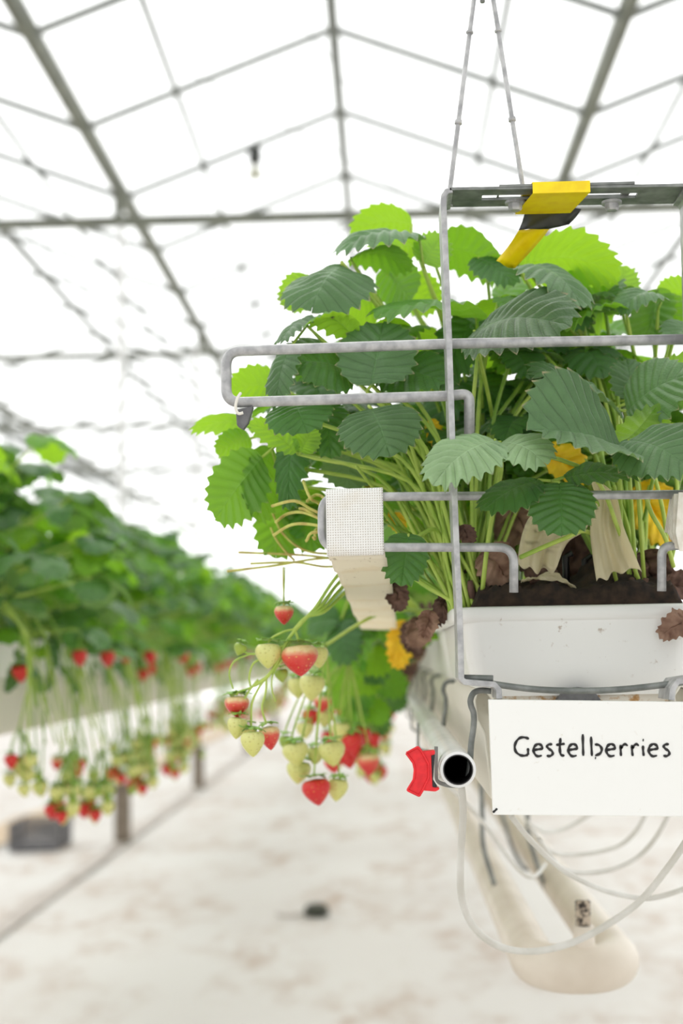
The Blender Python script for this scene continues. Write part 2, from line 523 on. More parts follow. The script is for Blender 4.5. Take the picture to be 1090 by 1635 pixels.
mb = MB()                                                   # the glass roof, one sheet per bay and slope
for k in range(len(GX) - 1):
    xa, xb = GX[k], GX[k + 1]; xm = (xa + xb) / 2
    mb.grid([[(xa, Y0, GUT + .03), (xm, Y0, RIDGE + .03)], [(xa, Y1, GUT + .03), (xm, Y1, RIDGE + .03)]])
    mb.grid([[(xm, Y0, RIDGE + .03), (xb, Y0, GUT + .03)], [(xm, Y1, RIDGE + .03), (xb, Y1, GUT + .03)]])
struct('ceiling', mb, M['glass'], smooth=False)
for nm, a, b in (('wall_left', (X0, Y0), (X0, Y1)), ('wall_right', (X1, Y0), (X1, Y1)), ('wall_back', (X0, Y1), (X1, Y1)), ('wall_front', (X0, Y0), (X1, Y0))):
    mb = MB()
    mb.grid([[(a[0], a[1], -.03), (b[0], b[1], -.03)], [(a[0], a[1], GUT + .03), (b[0], b[1], GUT + .03)]])
    struct(nm, mb, M['glass'], smooth=False)

trim_i = [0]
def trim(mb, m, **kw):
    trim_i[0] += 1
    return struct('trim_%d' % trim_i[0], mb, m, **kw)

for gx in GX[1:-1]:                                          # roof gutters
    mb = MB()
    pr = [(-.045, .05), (-.03, -.03), (.03, -.03), (.045, .05)]
    mb.prism([(gx + x, Y0 + .1, GUT + z) for x, z in pr], (0, Y1 - Y0 - .2, 0))
    trim(mb, M['roof_steel'], smooth=False)
for k in range(1, len(GX) - 2):                              # ridges, purlins
    xm = GX[k] + BAY / 2
    mb = MB(); mb.box((xm - .035, Y0 + .1, RIDGE - .06), (xm + .035, Y1 - .1, RIDGE)); trim(mb, M['alu'], smooth=False)
    for sgn in (-1, 1):
        f = .62
        x = xm + sgn * BAY / 2 * f; z = RIDGE - (RIDGE - GUT) * f - .06
        mb = MB(); mb.tube([(x, Y0 + .1, z), (x, Y1 - .1, z)], .021, 6); trim(mb, M['alu'])
    y = 8.70 - 1.38 * 2
    while y < 30:                                            # glazing bars
        for sgn in (-1, 1):
            mb = MB()
            a, b = V((xm + sgn * BAY / 2, y, GUT)), V((xm, y, RIDGE - .03))
            mb.tube([a, b], .028, 4)
            trim(mb, M['alu'], smooth=False)
        y += 1.38
for y in (9.9, 14.4, 18.9, 23.4, 27.9, 32.4):                # cross trusses
    mb = MB(); mb.box((GX[1], y - .03, CAMZ + 3.09), (GX[-2], y + .03, CAMZ + 3.16)); trim(mb, M['roof_steel'], smooth=False)
    for gx in GX[2:-2]:
        mb = MB(); mb.box((gx - .03, y - .03, CAMZ + 3.16), (gx + .03, y + .03, GUT - .05)); trim(mb, M['roof_steel'], smooth=False)
for a, b in ((P(290, 108, 8.7), P(640, 300, 12.3)), (P(25, 350, 10), P(290, 640, 16)), (P(470, 20, 8.6), P(590, 180, 11))):
    mb = MB(); mb.tube([a, b], .006, 5); trim(mb, M['alu'])
mb = MB()
mb.grid([[(-1.88, 2.0, .004), (-1.78, 2.0, .004)], [(-1.88, 40, .004), (-1.78, 40, .004)]])
trim(mb, M['seam'], smooth=False)
mb = MB()
rows = [[(-2.95 + .05 * math.sin(y * 2.1), y, .004), (-2.62 + .04 * math.sin(y * 1.7 + 1), y, .004)] for y in [2 + .5 * i for i in range(76)]]
mb.grid(rows); trim(mb, M['soilband'], smooth=False)

# posts under the roof gutter at the left
post_lab = ['nearest grey stub post standing on the grey floor seam', 'second grey stub post along the grey floor seam, smaller and further back',
            'third grey stub post along the floor seam, behind the pale hanging strawberries', 'faint last stub post far back on the grey floor seam']
for i, y in enumerate((9.9, 13.9, 18.9, 23.4)):
    t = thing('support_post', (-1.83, y, 0), post_lab[i], 'post', 'posts along the floor seam')
    mb = MB(); mb.box((-1.88, y - .05, -.02), (-1.78, y + .05, .41)); mb.build('concrete_foot', M['foot'], t, smooth=False, bevel=.006)
    mb = MB(); mb.box((-1.855, y - .025, .41), (-1.805, y + .025, CAMZ + 3.09)); mb.build('shaft', M['pipe_white'], t, smooth=False)

# small floor valve with a white strap, black crate
c = V((P(505, 1443, 7.05).x, 7.05, 0))
t = thing('floor_plug', c, 'small dark round plug with a pale strap lying on the white floor', 'plug')
mb = MB()
prof = [(0, .052), (.035, .052), (.05, .046), (.058, .03), (.062, .0)]
mb.grid([[c + V((r * math.cos(a), r * math.sin(a), z)) for a in [2 * PI * k / 24 for k in range(24)]] for r, z in prof], closed=True)
mb.build('cap', plain('dark_green_rubber', lin(62, 64, 48), lin(48, 50, 40), .6, 0, 30), t)
mb = MB()
mb.tube(spline([c + V((-.05, -.01, .02)), c + V((-.1, -.05, .008)), c + V((-.16, -.04, .008)), c + V((-.19, .0, .008))], 6), .008, 6)
mb.build('strap', M['seam'], t)

c = V((-2.36, 9.75, 0))
t = thing('crate', c, 'dark grey perforated crate on the floor beneath the left row of fruit', 'crate')
def lattice(a, u, v, nu, nv, th):
    mb = MB()
    a, u, v = V(a), V(u), V(v); n = u.cross(v).normalized() * th
    def bar(p, q, wd):
        d = (q - p).normalized(); s = d.cross(n).normalized() * wd
        mb.prism([p - s, q - s, q + s, p + s], n)
    for i in range(nu + 1): bar(a + u * i / nu, a + u * i / nu + v, .006)
    for j in range(nv + 1): bar(a + v * j / nv, a + v * j / nv + u, .006)
    return mb
W_, D_, H_ = .32, .42, .17
for a, u, v in ((c + V((-W_ / 2, -D_ / 2, 0)), (W_, 0, 0), (0, 0, H_)), (c + V((-W_ / 2, D_ / 2, 0)), (W_, 0, 0), (0, 0, H_)),
                (c + V((-W_ / 2, -D_ / 2, 0)), (0, D_, 0), (0, 0, H_)), (c + V((W_ / 2, -D_ / 2, 0)), (0, D_, 0), (0, 0, H_))):
    lattice(a, u, v, 12, 6, .005).build('side_panel', M['crate'], t, smooth=False)
mb = MB(); mb.box(c + V((-W_ / 2, -D_ / 2, .0)), c + V((W_ / 2, D_ / 2, .01))); mb.build('bottom', M['crate'], t, smooth=False)

# sprayer hanging from the glass
top = V((P(407, 262, 9).x, 9.0, 0)); zz = P(407, 236, 9).z
t = thing('hanging_sprayer', V((top.x, 9, zz)), 'small dark and white sprayer hanging on a wire under the glass roof', 'sprayer')
mb = MB(); mb.tube([(top.x, 9, zz), (top.x, 9, GUT + (RIDGE - GUT) * (1 - abs(top.x + .25) / 1.6))], .005, 5); mb.build('wire', M['alu'], t)
def lathe(c, prof, seg=16, mb=None):
    mb = mb or MB()
    mb.grid([[c + V((r * math.cos(2 * PI * k / seg), r * math.sin(2 * PI * k / seg), z)) for k in range(seg)] for r, z in prof], closed=True)
    return mb
c = V((top.x, 9, zz))
lathe(c, [(.001, 0), (.04, -.004), (.046, -.03), (.034, -.055), (.05, -.07), (.04, -.1), (.006, -.11)]).build('body', plain('dark_grey_nozzle', lin(46, 50, 46), None, .6), t)
lathe(c, [(.006, -.105), (.02, -.12), (.045, -.16), (.052, -.2), (.03, -.205), (.001, -.2)]).build('cup', plain('pale_cup', lin(206, 206, 190), None, .5), t)

# ------------------------------------------------------------------ leaves
def leaflet(mb, base, tip, normal, width, K=9, sub=5, ns=7, arch=.1, fold=.0, roll=.3, pleat=.011, tooth=.10, rnd=random, mi=0, curl=0, wave=.02, rough=.05, crumple=0):
    """a toothed strawberry leaflet from base to tip; rows of vertices follow its side veins"""
    base, tip = V(base), V(tip)
    ay = tip - base; L = ay.length; ay.normalize()
    n = V(normal); n = n - ay * n.dot(ay)
    if n.length < 1e-4: n = V((0, 0, 1)).cross(ay)
    n.normalize()
    ax = ay.cross(n).normalized()
    W = width
    ph = rnd.uniform(0, 6.28)
    nk = K * sub
    for side in (-1, 1):
        rows, uvs = [], []
        for i in range(nk + 1):
            k = i / sub; q = k / K
            phi = PI * q
            xo = W / 2 * (max(0, math.sin(phi)) ** .72) * (1 + .10 * math.cos(phi))
            yo = L * (((1 - math.cos(phi)) / 2) ** .95)
            ym = L * .93 * q ** 1.5
            f = abs((k + .5) % 1 - .5) * 2                # 0 at the vein tip, 1 between
            th = (1 - f) ** .75 - .55
            amp = tooth * L * min(1, max(0, (q - .1) / .22)) * (1 if q < .93 else .5)
            dx, dy = math.sin(phi) + .15, .55 - .9 * math.cos(phi) * .7
            ln = math.hypot(dx, dy)
            xo2 = max(0, xo + amp * th * dx / ln * (1 if q < .985 else 0)); yo2 = yo + amp * th * dy / ln
            row, uv = [], []
            for j in range(ns + 1):
                s = j / ns
                x = xo2 * s; y = ym + (yo2 - ym) * s ** 1.12
                t = y / L
                pl = -1.5 * pleat * L * math.cos(2 * PI * k) * min(1, s * 3.2) * (1 - .35 * s) * min(1, q * 5) * (1 if q < .95 else .4)
                z = arch * L * 4 * t * (1 - t) + fold * x - roll * x * x / W + pl
                z -= curl * L * max(0, t - .45) ** 2
                z += wave * L * math.sin(ph + side * 2 + t * 7) * s * s
                z -= .012 * L * (1 - s) ** 6
                z += rough * L * noise.noise(V((x / L * 3.2 * side + ph, t * 3.2, ph))) * min(1, s * 2 + .2)
                z += pleat * L * .55 * noise.noise(V((k * 1.6 + ph, s * 7, side * 3))) * min(1, s * 3)
                pt = base + ax * (x * side) + ay * y + n * z
                if crumple:
                    q_ = pt * (2.2 / L)
                    pt = pt + (n * noise.noise(q_ * 1.3) + n * .6 * noise.noise(q_ * 3.5 + V((5, 1, 2))) + ax * .5 * noise.noise(q_ * 2 + V((9, 9, 0)))) * (crumple * L)
                row.append(pt)
                uv.append((k, s))
            rows.append(row); uvs.append(uv)
        if side == -1:
            rows = [r[::-1] for r in rows]; uvs = [r[::-1] for r in uvs]
        mb.grid(rows, uvs, mi)

def trifoliate(mb, node, out, up, size, rnd, K=7, sub=3, ns=4, droop=.35):
    node, out, up = V(node), V(out).normalized(), V(up).normalized()
    up = (up - out * up.dot(out)).normalized()
    side = out.cross(up)
    for a, sc_ in ((0, 1.0), (1.45, .92), (-1.45, .92)):
        a += rnd.uniform(-.18, .18)
        d = out * math.cos(a) + side * math.sin(a)
        d = (d - up * (droop + rnd.uniform(-.15, .2))).normalized()
        nn = (up + d * .2 + side * rnd.uniform(-.25, .25))
        L = size * sc_ * rnd.uniform(.9, 1.08)
        leaflet(mb, node + d * .004, node + d * L, nn, L * rnd.uniform(.8, .95), K, sub, ns,
                arch=rnd.uniform(.04, .14), roll=rnd.uniform(.1, .5), fold=rnd.uniform(0, .3), rnd=rnd, curl=rnd.uniform(0, .4))

# ------------------------------------------------------------------ main row: trays, gutter, frame
FY = 1.50                        # the steel frame stands here
TY = 1.555                       # front face of the first tray
xl, xr = P(722, 1000, TY).x, P(1134, 1000, TY).x
TXC = (xl + xr) / 2
RIMZ = P(900, 966, TY).z; BOTZ = P(900, 1111, TY).z

def rrect(cx, cy, hx, hy, r, z, n=5):
    pts = []
    for qx, qy, a0 in ((1, 1, 0), (-1, 1, 90), (-1, -1, 180), (1, -1, 270)):
        for i in range(n + 1):
            a = math.radians(a0 + 90 * i / n)
            pts.append(V((cx + qx * (hx - r) + r * math.cos(a), cy + qy * (hy - r) + r * math.sin(a), z)))
    return pts

TL = .50
def make_tray(cx, y, label, group):
    t = thing('planting_tray', V((cx, y, RIMZ - .1)), label, 'tray', group)
    hw = (xr - xl) / 2; cy = y + TL / 2
    h = RIMZ - BOTZ
    mb = MB()
    rows = []
    for f, ins, r in ((.97, .055, .012), (1.0, .04, .012), (.96, .034, .02), (.88, .022, .022), (.7, .017, .024), (.12, .009, .026)):
        rows.append(rrect(cx, cy, hw - ins, TL / 2 - ins * .35, r, RIMZ - h * f))
    mb.grid(rows[::-1] if False else rows, closed=True)
    b = len(mb.v)
    mb.face(range(0, len(rows[0])))
    inner = [rrect(cx, cy, hw - .012, TL / 2 - .012, .024, RIMZ - .012), rrect(cx, cy, hw - .03, TL / 2 - .02, .024, RIMZ - h * .5)]
    mb.grid(inner, closed=True)
    mb.build('body', M['tray'], t, auto=50)
    mb = MB()
    rim = []
    for ins, dz in ((.010, .0165), (.002, .0155), (0, .013), (0, .003), (.003, 0), (.006, -.001)):
        rim.append(rrect(cx, cy, hw - ins, TL / 2 - ins, .026, RIMZ - .0165 + dz))
    rim = rim[::-1] + [rrect(cx, cy, hw - .014, TL / 2 - .014, .02, RIMZ - .002)]
    mb.grid(rim, closed=True)
    mb.build('rim', M['tray'], t)
    return t

tray0 = make_tray(TXC, TY, 'white plastic planting tray right behind the name sign, full face showing', 'white planting trays of the right row')
for i in range(1, 24):
    dup(tray0, loc=(TXC, TY + i * (TL + .012), RIMZ - .1), label='white plastic planting tray in the right row behind the front tray', group='white planting trays behind the front tray')
LXC = -.97
for i in range(0, 44):
    dup(tray0, loc=(LXC, 1.9 + i * (TL + .012), RIMZ - .1), label='white planting tray under the dense left row of strawberry plants', group='white planting trays of the left row')

# soil
def soil(cx, y, label):
    mb = MB()
    hw = (xr - xl) / 2 - .016
    n, m_ = 56, 90
    rows = []
    for j in range(m_ + 1):
        yy = y + .018 + (TL - .036) * j / m_
        r = []
        for i in range(n + 1):
            x = cx - hw + 2 * hw * i / n
            e = min(1, min(i, n - i) / 4, min(j, m_ - j) / 2 + .1)
            z = RIMZ - .016 + e * (.034 + .5 * min(1, (yy - y) / .2) * .03 + .012 * noise.noise(V((x * 30, yy * 30, 1))) + .007 * noise.noise(V((x * 110, yy * 110, 4))))
            z += .042 * math.exp(-((x - P(975, 900, 1.62).x) ** 2 + (yy - 1.66) ** 2) / .0012)
            r.append((x, yy, z))
        rows.append(r)
    mb.grid(rows)
    o = mb.build('peat', M['soil'])
    return tag(o, label, 'soil', kind='stuff')
soil(TXC, TY, 'dark crumbly peat filling the front white planting tray')

def gutter(cx, y0, y1, label):
    t = thing('growing_gutter', V((cx, y0, CAMZ - .06)), label, 'gutter')
    a = P(757, 1110, TY).x - TXC; z1 = P(770, 1098, TY).z; z0 = P(785, 1292, TY).z
    hw = -a
    mb = MB()
    th = .0025
    pr = [(-hw + .018, z1 - .03), (-hw + .020, z1 - .012), (-hw + .012, z1 - .001), (-hw + .003, z1 - .004), (-hw, z1 - .014), (-hw + .002, z1 - .034), (-hw + .010, z1 - .05),
          (-hw + .016, z0 + .012), (-hw + .03, z0), (-.02, z0 - .002), (0, z0 - .003), (.02, z0 - .002)]
    pr = pr + [(-x, z) for x, z in pr[::-1]][3:]
    ys = [y0, y1]
    rows = [[(cx + x, y, z) for x, z in pr] for y in ys]
    mb.grid(rows)
    o = mb.build('channel', M['gutter'], t, solid=.003, auto=60)
    return t, hw, z1, z0
gut, GHW, GZ1, GZ0 = gutter(TXC, TY + .004, 14, 'white metal growing gutter carrying the right row, behind the name sign')
mb = MB()
mb.box((P(803, 1100, TY).x, TY + .02, P(900, 1140, TY).z), (P(1072, 1100, TY).x, TY + .024, BOTZ + .004))
mb.build('end_plate', M['rusty'], gut, smooth=False)
c = P(925, 1136, TY - .004)
e0 = [(-GHW + .018, GZ1 - .008), (-GHW + .012, GZ1 - .0035), (-GHW + .004, GZ1 - .006), (-GHW + .0015, GZ1 - .015), (-GHW + .003, GZ1 - .034), (-GHW + .011, GZ1 - .05), (-GHW + .017, GZ0 + .012), (-GHW + .03, GZ0 + .001)]
e0 = [(TXC + x, z) for x, z in e0] + [(TXC - x, z) for x, z in e0[::-1]]
mbe = MB(); mbe.prism([V((x, TY + .030, z)) for x, z in e0], (0, .003, 0)); mbe.build('end_cap', M['gutter'], gut, smooth=False)
mb = MB(); mb.tube([c, c + V((0, .05, 0))], .026, 24); mb.build('drain_plug', M['grey_plastic'], gut, auto=40)
gl = gutter(LXC, 1.5, 24, 'long pale growing gutter under the left row of strawberries')[0]

# hanging hooks under the gutter, all along the left side
def hook(y, label, group):
    dx = P(756, 1110, FY).x - .004
    g = lambda px, py: P(px, py, FY) + V((0, y - FY, 0))
    t = thing('gutter_hook', g(756, 1104), label, 'hook', group)
    mb = MB()
    pts = spline([g(785, 1104), g(768, 1103), g(757, 1107), g(752, 1118), g(753, 1128), g(757, 1140), g(757, 1160), g(753, 1190), g(751, 1222), g(748, 1242)], 5)
    mb.tube(pts, .0032, 8)
    mb.build('hanger_rod', M['galv_dark'], t)
    mb = MB()
    mb.ribbon(rounded([g(697, 1194), g(697, 1250), g(712, 1256), g(735, 1258), g(748, 1248)], .008), (0, .012, 0), .0035)
    mb.build('pipe_cradle', M['galv_dark'], t, smooth=False)
    return t
h0 = hook(FY + .012, 'nearest galvanised hook, holding the white pipe beside the red clip', 'galvanised gutter hooks of the right row')
hook_lab = ['second galvanised hook under the right row gutter, just behind the white pipe end', 'third galvanised hook under the right row gutter, blurred']
for i in range(1, 12):
    dup(h0, loc=V(h0.location) + V((-.007, .53 * i, 0)), label=hook_lab[i - 1] if i < 3 else 'blurred galvanised hook far along the right row gutter', group='far galvanised gutter hooks' if i > 2 else None)

# spray pipe + red clip
c = P(731, 1229, 1.475)
t = thing('spray_pipe', c, 'white pipe with a black open end next to the red clip', 'pipe')
mb = MB()
R_ = 28.5 / FPX * 1.475
seg = 40
ring = lambda r, y: [c + V((r * math.cos(2 * PI * k / seg), y, r * math.sin(2 * PI * k / seg))) for k in range(seg)]
mb.grid([ring(R_ * .78, .004), ring(R_ * .82, -.0005), ring(R_ * .985, 0), ring(R_, .002), ring(R_, 14)], closed=True)
mb.build('tube', M['pipe_white'], t, auto=50)
mb = MB()
mb.grid([ring(R_ * .83, -.001), ring(R_ * .77, -.001), ring(R_ * .74, .006), ring(R_ * .73, .4), ring(.001, .4)], closed=True)
mb.build('lining', M['black'], t, auto=50)

def px(poly, ox, oy, s, Y): return [P(ox + x / s, oy + y / s, Y) for x, y in poly]
poly = [(170, 740), (285, 680), (325, 725), (450, 715), (450, 756), (412, 764), (425, 1072), (495, 1078), (490, 1096), (455, 1115), (335, 1105), (300, 1160), (180, 1100), (240, 1000), (252, 900), (236, 835)]
Yc = 1.47
t = thing('red_clip', P(675, 1235, Yc), 'red plastic chevron clip on the steel bracket left of the pipe', 'clip')
mb = MB(); mb.prism(px(poly, 620, 1080, 6.055, Yc), (0, .016, 0)); mb.build('clip_body', M['red'], t, smooth=False, bevel=.0012)
mb = MB()
outl = [(172, 742), (285, 682), (322, 728), (388, 850), (388, 980), (330, 1100), (298, 1156), (182, 1100), (244, 1000), (255, 900), (240, 835), (172, 742)]
mb.tube(rounded(px(outl, 620, 1080, 6.055, Yc - .001), .001, 2), .0013, 6)
mb.build('raised_edge', M['red'], t)
mb = MB()
mb.prism(px([(415, 760), (448, 756), (432, 1000), (470, 1058), (462, 1076), (425, 1074)], 620, 1080, 6.055, Yc + .001), (0, .012, 0)); mb.build('dark_insert', M['black'], t, smooth=False)

# steel frame
t = FR = thing('harvest_frame', P(735, 1085, FY), 'galvanised steel frame of flat bar and bent rods around the front plants', 'frame')
D0 = 1.47
def fr(px_, py): return P(px_, py, D0)
mb = MB()
main = [fr(797, 1116), fr(796, 1101), fr(789, 1093), fr(764, 1091), fr(742, 1089), fr(736, 1083), fr(735.5, 1040), fr(733, 960), fr(729, 880), fr(722, 700), fr(717, 545), fr(711, 400), fr(708, 325), fr(708.5, 312), fr(713, 305), fr(722, 303)]
mb.ribbon(main, (0, .058, 0), .0062)
mb.build('side_bar', M['galv'], t, smooth=False, bevel=.0008)
mb = MB()
main = [fr(1072, 1118), fr(1074, 1100), fr(1082, 1088), fr(1108, 1084), fr(1128, 1080), fr(1126, 900), fr(1116, 600), fr(1108, 330), fr(1107, 308), fr(1102, 299), fr(1092, 297)]
mb.ribbon(main, (0, .058, 0), .0062)
mb.build('side_bar', M['galv'], t, smooth=False, bevel=.0008)
def plate(x0, y0, x1, y1, th, slots, Yf, dep):
    """flat bar seen from below, with slots cut through it"""
    a, b = P(x0, y0, Yf), P(x1, y1, Yf)
    ex = (b - a); L = ex.length; ex.normalize(); ez = V((0, 0, 1))
    us = sorted({0, L} | {u for s in slots for u in s[:2]})
    vs = [0, dep * .34, dep * .62, dep]
    mb = MB()
    for i in range(len(us) - 1):
        for j in range(3):
            mid = (us[i] + us[i + 1]) / 2
            if j == 1 and any(s[0] < mid < s[1] for s in slots): continue
            p = a + ex * us[i] + V((0, vs[j], 0)); q = a + ex * us[i + 1] + V((0, vs[j], 0))
            dy = V((0, vs[j + 1] - vs[j], 0))
            mb.prism([p, q, q + dy, p + dy], ez * th)
    return mb
s_ = lambda x0, x1, ox: ((x0 - ox) / FPX * 1.47, (x1 - ox) / FPX * 1.47)
plate(718, 303.5, 1096, 297.5, .003, [s_(773, 910, 718), s_(922, 1030, 718)], D0, .058).build('top_bar', M['galv_dark'], t, smooth=False)  # dark steel colour stands in for shade on the bar's underside
plate(797, 298.5, 1013, 293.5, .0026, [s_(800, 1004, 797)], D0 - .001, .066).build('overlap_plate', M['galv_dark'], t, smooth=False)  # same dark colour paints the shade beneath this plate
for bx, by in ((822, 325), (976, 319)):
    c = P(bx, by, D0 + .034); c.z = P(bx, 303, D0).z - .006
    b = lathe(c, [(.0005, -.006), (.006, -.006), (.0075, -.004), (.0075, .002)], 6)
    lathe(c, [(.0075, .001), (.011, .0015), (.011, .004)], 16, b)
    b.build('bolt', M['galv'], t, smooth=False)
r_ = 8.6 / FPX * FY
mb = MB()
RY = FY
mb.tube(rounded([P(1180, 540, RY), P(716, 549, RY), P(361, 561, RY - .006), P(361, 643, RY - .006), P(720, 632, RY), P(749, 628, RY), P(749, 700, RY)], .016, 8), r_, 14)
mb.build('rod', M['galv'], t)
mb = MB()
mb.tube(rounded([P(1160, 789, RY), P(730, 792, RY), P(514, 794, RY), P(514, 874, RY), P(700, 874, RY), P(820, 874, RY), P(820, 946, RY)], .017, 8), 7.2 / FPX * FY, 14)
mb.build('rod', M['galv'], t)
mb = MB()
mb.tube(rounded([P(1160, 869, RY), P(1090, 871, RY), P(1056, 872, RY), P(1056, 944, RY)], .017, 8), 7.2 / FPX * FY, 14)
mb.build('rod', M['galv'], t)
mb = MB()
mb.tube(spline([P(742, 1084, 1.50), P(800, 1094, 1.50), P(860, 1101, 1.50), P(930, 1103, 1.50), P(1000, 1100, 1.50), P(1078, 1091, 1.50), P(1110, 1086, 1.5)], 6), .0034, 10)
mb.build('cross_wire', M['galv_dark'], t)
mb = MB()
mb.tube([P(741, 1082, 1.483), P(787, 1083, 1.483)], .0032, 8)
mb.build('foot_weld', M['galv_dark'], t)
# the frame's hanger: two straight rods meeting in a hook above
apex = P(770, -110, 1.52)
za = P(720, 304, 1.50)
t2 = thing('hanging_wire', apex, 'pair of straight steel hanging rods rising from the top of the frame', 'hanger')
for bx, by, mids in ((718, 303, ((733, 195), (745, 55))), (834, 297, ((800, 80), (823, 225)))):
    b = P(bx, by, 1.52)
    mb = MB(); mb.tube([V((b.x, b.y, P(bx, 303, D0).z - .002)), b, apex], .0027, 8)
    for f in (.25, .6):
        q = b.lerp(apex, f); mb.tube([q, q.lerp(apex, .02)], .0042, 8)
    mb.build('rod', M['galv'], t2)
mb = MB(); a2 = P(770, 4, 1.52)
mb.tube([apex, a2], .0028, 8); mb.build('hook_end', M['galv_dark'], t2)
mb = MB(); mb.tube([apex + V((0, 0, -.002)), V((apex.x, apex.y, CAMZ + 3.5))], .003, 6); mb.build('upper_wire', M['galv_dark'], t2)

# grey tag and zip tie on the upper loop
t = thing('grey_flag', P(388, 655, 1.49), 'folded grey plastic tag hanging under the corner of the upper rod loop', 'tag')
mb = MB()
Yg = 1.488
mb.prism([P(376, 654, Yg), P(404, 648, Yg), P(396, 674, Yg), P(388, 685, Yg), P(378, 679, Yg)], (0, .012, 0)); mb.build('blade', M['grey_plastic'], t, smooth=False, bevel=.001)
mb = MB()
mb.tube(spline([P(384, 628, 1.484), P(379, 636, 1.478), P(376, 650, 1.478), P(380, 660, 1.480), P(388, 659, 1.480)], 5), .0016, 8); mb.build('zip_tie', M['cord'], t)

# sign
SY = 1.462
SGN = thing('name_sign', P(780, 1117, SY), 'white folded metal name sign with black hand-drawn lettering below the tray', 'sign')
def sg(x, y): return P(x, y, SY)
mb = MB()
A = [sg(780, 1117), sg(1112, 1121), sg(1113, 1304), sg(787, 1301)]
bk = V((0, .010, 0))
i_ = .0015
mb.prism(A, (0, .0018, 0))
for k in range(4):
    p, q = A[k], A[(k + 1) % 4]
    ce = sum(A, V((0, 0, 0))) / 4
    pi_, qi_ = p + (ce - p).normalized() * .003, q + (ce - q).normalized() * .003
    mb.prism([x_ + V((0, .0019, 0)) for x_ in (p, q, qi_, pi_)], bk)
mb.build('panel', M['sign'], SGN, smooth=False, bevel=.0012)
cs = 3.406
def L_(pts): return [P(770 + x / cs, 1060 + y / cs, SY - .0001) for x, y in pts]
def ee(x): return [(x, 468), (x + 22, 465), (x + 44, 460), (x + 42, 445), (x + 26, 436), (x + 8, 444), (x - 2, 466), (x + 4, 488), (x + 20, 502), (x + 44, 498)]
def ess(x): return [(x + 32, 436), (x + 12, 439), (x + 4, 450), (x + 14, 462), (x + 30, 474), (x + 34, 490), (x + 20, 501), (x + 1, 499)]
strokes = [
    [(253, 408), (230, 400), (205, 402), (184, 422), (175, 450), (182, 478), (205, 496), (228, 499), (248, 494)], [(247, 458), (248, 478), (248, 495)],
    ee(279), ess(347),
    [(424, 403), (421, 440), (421, 475), (428, 495), (446, 499)], [(400, 441), (424, 438), (447, 434)],
    ee(468),
    [(545, 382), (546, 440), (548, 500)],
    [(590, 395), (592, 450), (595, 501)], [(610, 438), (634, 442), (648, 462), (640, 486), (612, 499)], [(611, 511), (617, 512)],
    ee(674),
    [(750, 440), (751, 470), (753, 501)], [(752, 462), (762, 444), (776, 437), (789, 446)],
    [(812, 440), (813, 470), (816, 501)], [(814, 462), (824, 444), (838, 437), (849, 446)],
    [(872, 444), (873, 470), (876, 501)], [(870, 414), (877, 415)],
    ee(905), ess(981),
]
def stroke(mb, pts, r):
    pts = spline(pts, 6)
    n = len(pts); rows = []
    for i, p in enumerate(pts):
        tt = (pts[min(i + 1, n - 1)] - pts[max(i - 1, 0)]).normalized()
        sd_ = V((tt.z, 0, -tt.x)).normalized()
        e = min(i, n - 1 - i) / 2.5
        rr = r * (min(1, .55 + .45 * e)) * (1 + .18 * math.sin(i * .7))
        up = V((0, -.0005, 0))
        rows.append([p - sd_ * rr, p - sd_ * rr + up, p + sd_ * rr + up, p + sd_ * rr])
    b = mb.grid(rows, closed=True)
    mb.face((b + 3, b + 2, b + 1, b)); e = b + (n - 1) * 4; mb.face((e, e + 1, e + 2, e + 3))
mb = MB()
for s in strokes: stroke(mb, L_(s), .00125)
mb.build('lettering', M['lettering'], SGN, smooth=False)
mb = MB()
stroke(mb, L_([(56, 808), (68, 798), (80, 786)]), .0011)
mb.build('corner_slit', M['lettering'], SGN, smooth=False)

# webbing band over the lower loop and running back along the row
t = thing('support_band', P(565, 790, FY), 'cream webbing band looped over the lower rod and running back below the leaves', 'band')
def strip(cl, wd, n_u, mb, uscale, vscale):
    rows, uvs = [], []; acc = 0
    for i, (c, dirx) in enumerate(cl):
        if i: acc += (c - cl[i - 1][0]).length
        dirx = V(dirx).normalized()
        w_ = wd if not callable(wd) else wd(i / (len(cl) - 1))
        rows.append([c + dirx * w_ * (u / n_u - .5) for u in range(n_u + 1)])
        uvs.append([(u / n_u * uscale, acc * vscale) for u in range(n_u + 1)])
    mb.grid(rows, uvs)
wb_ = 92 / FPX * 1.49
mb = MB()
cl = []
rr = .0082
zt, zb = P(565, 793, FY).z, P(565, 874, FY).z
xc = P(566, 830, 1.49).x
for a in [i * 20 for i in range(9, -1, -1)]:
    cl.append((V((xc, FY - rr * math.cos(math.radians(a)) * 1, zt + rr * math.sin(math.radians(a)))), (1, 0, .01)))
for i in range(1, 6):
    cl.append((V((xc, FY - rr, zt + (zb - zt) * i / 6)), (1, 0, .01)))
for a in [i * 20 for i in range(0, 6)]:
    cl.append((V((xc, FY - rr * math.cos(math.radians(a)), zb - rr * math.sin(math.radians(a)))), (1, 0, .01)))
strip(cl, wb_, 14, mb, 23, 1 / .0027)
mb.build('woven_wrap', M['webbing'], t, solid=.0012)
mb = MB()
key = [(P(568, 882, FY - .004), (1, 0, 0)), (P(574, 900, 1.53), (1, 0, .02)), (P(585, 930, 1.66), (1, 0, .03)), (P(594, 965, 1.85), (1, 0, .02)), (P(604, 1000, 2.2), (1, 0, -.04)), (P(613, 1022, 2.7), (1, 0, -.15)), (P(619, 1030, 3.6), (.9, 0, -.3)), (P(618, 1034, 5.5), (.8, 0, -.4))]
pc = spline([k[0] for k in key], 10); pd = spline([V(k[1]) for k in key], 10)
for i, p in enumerate(pc): p.z += .0022 * math.sin(i * .9)
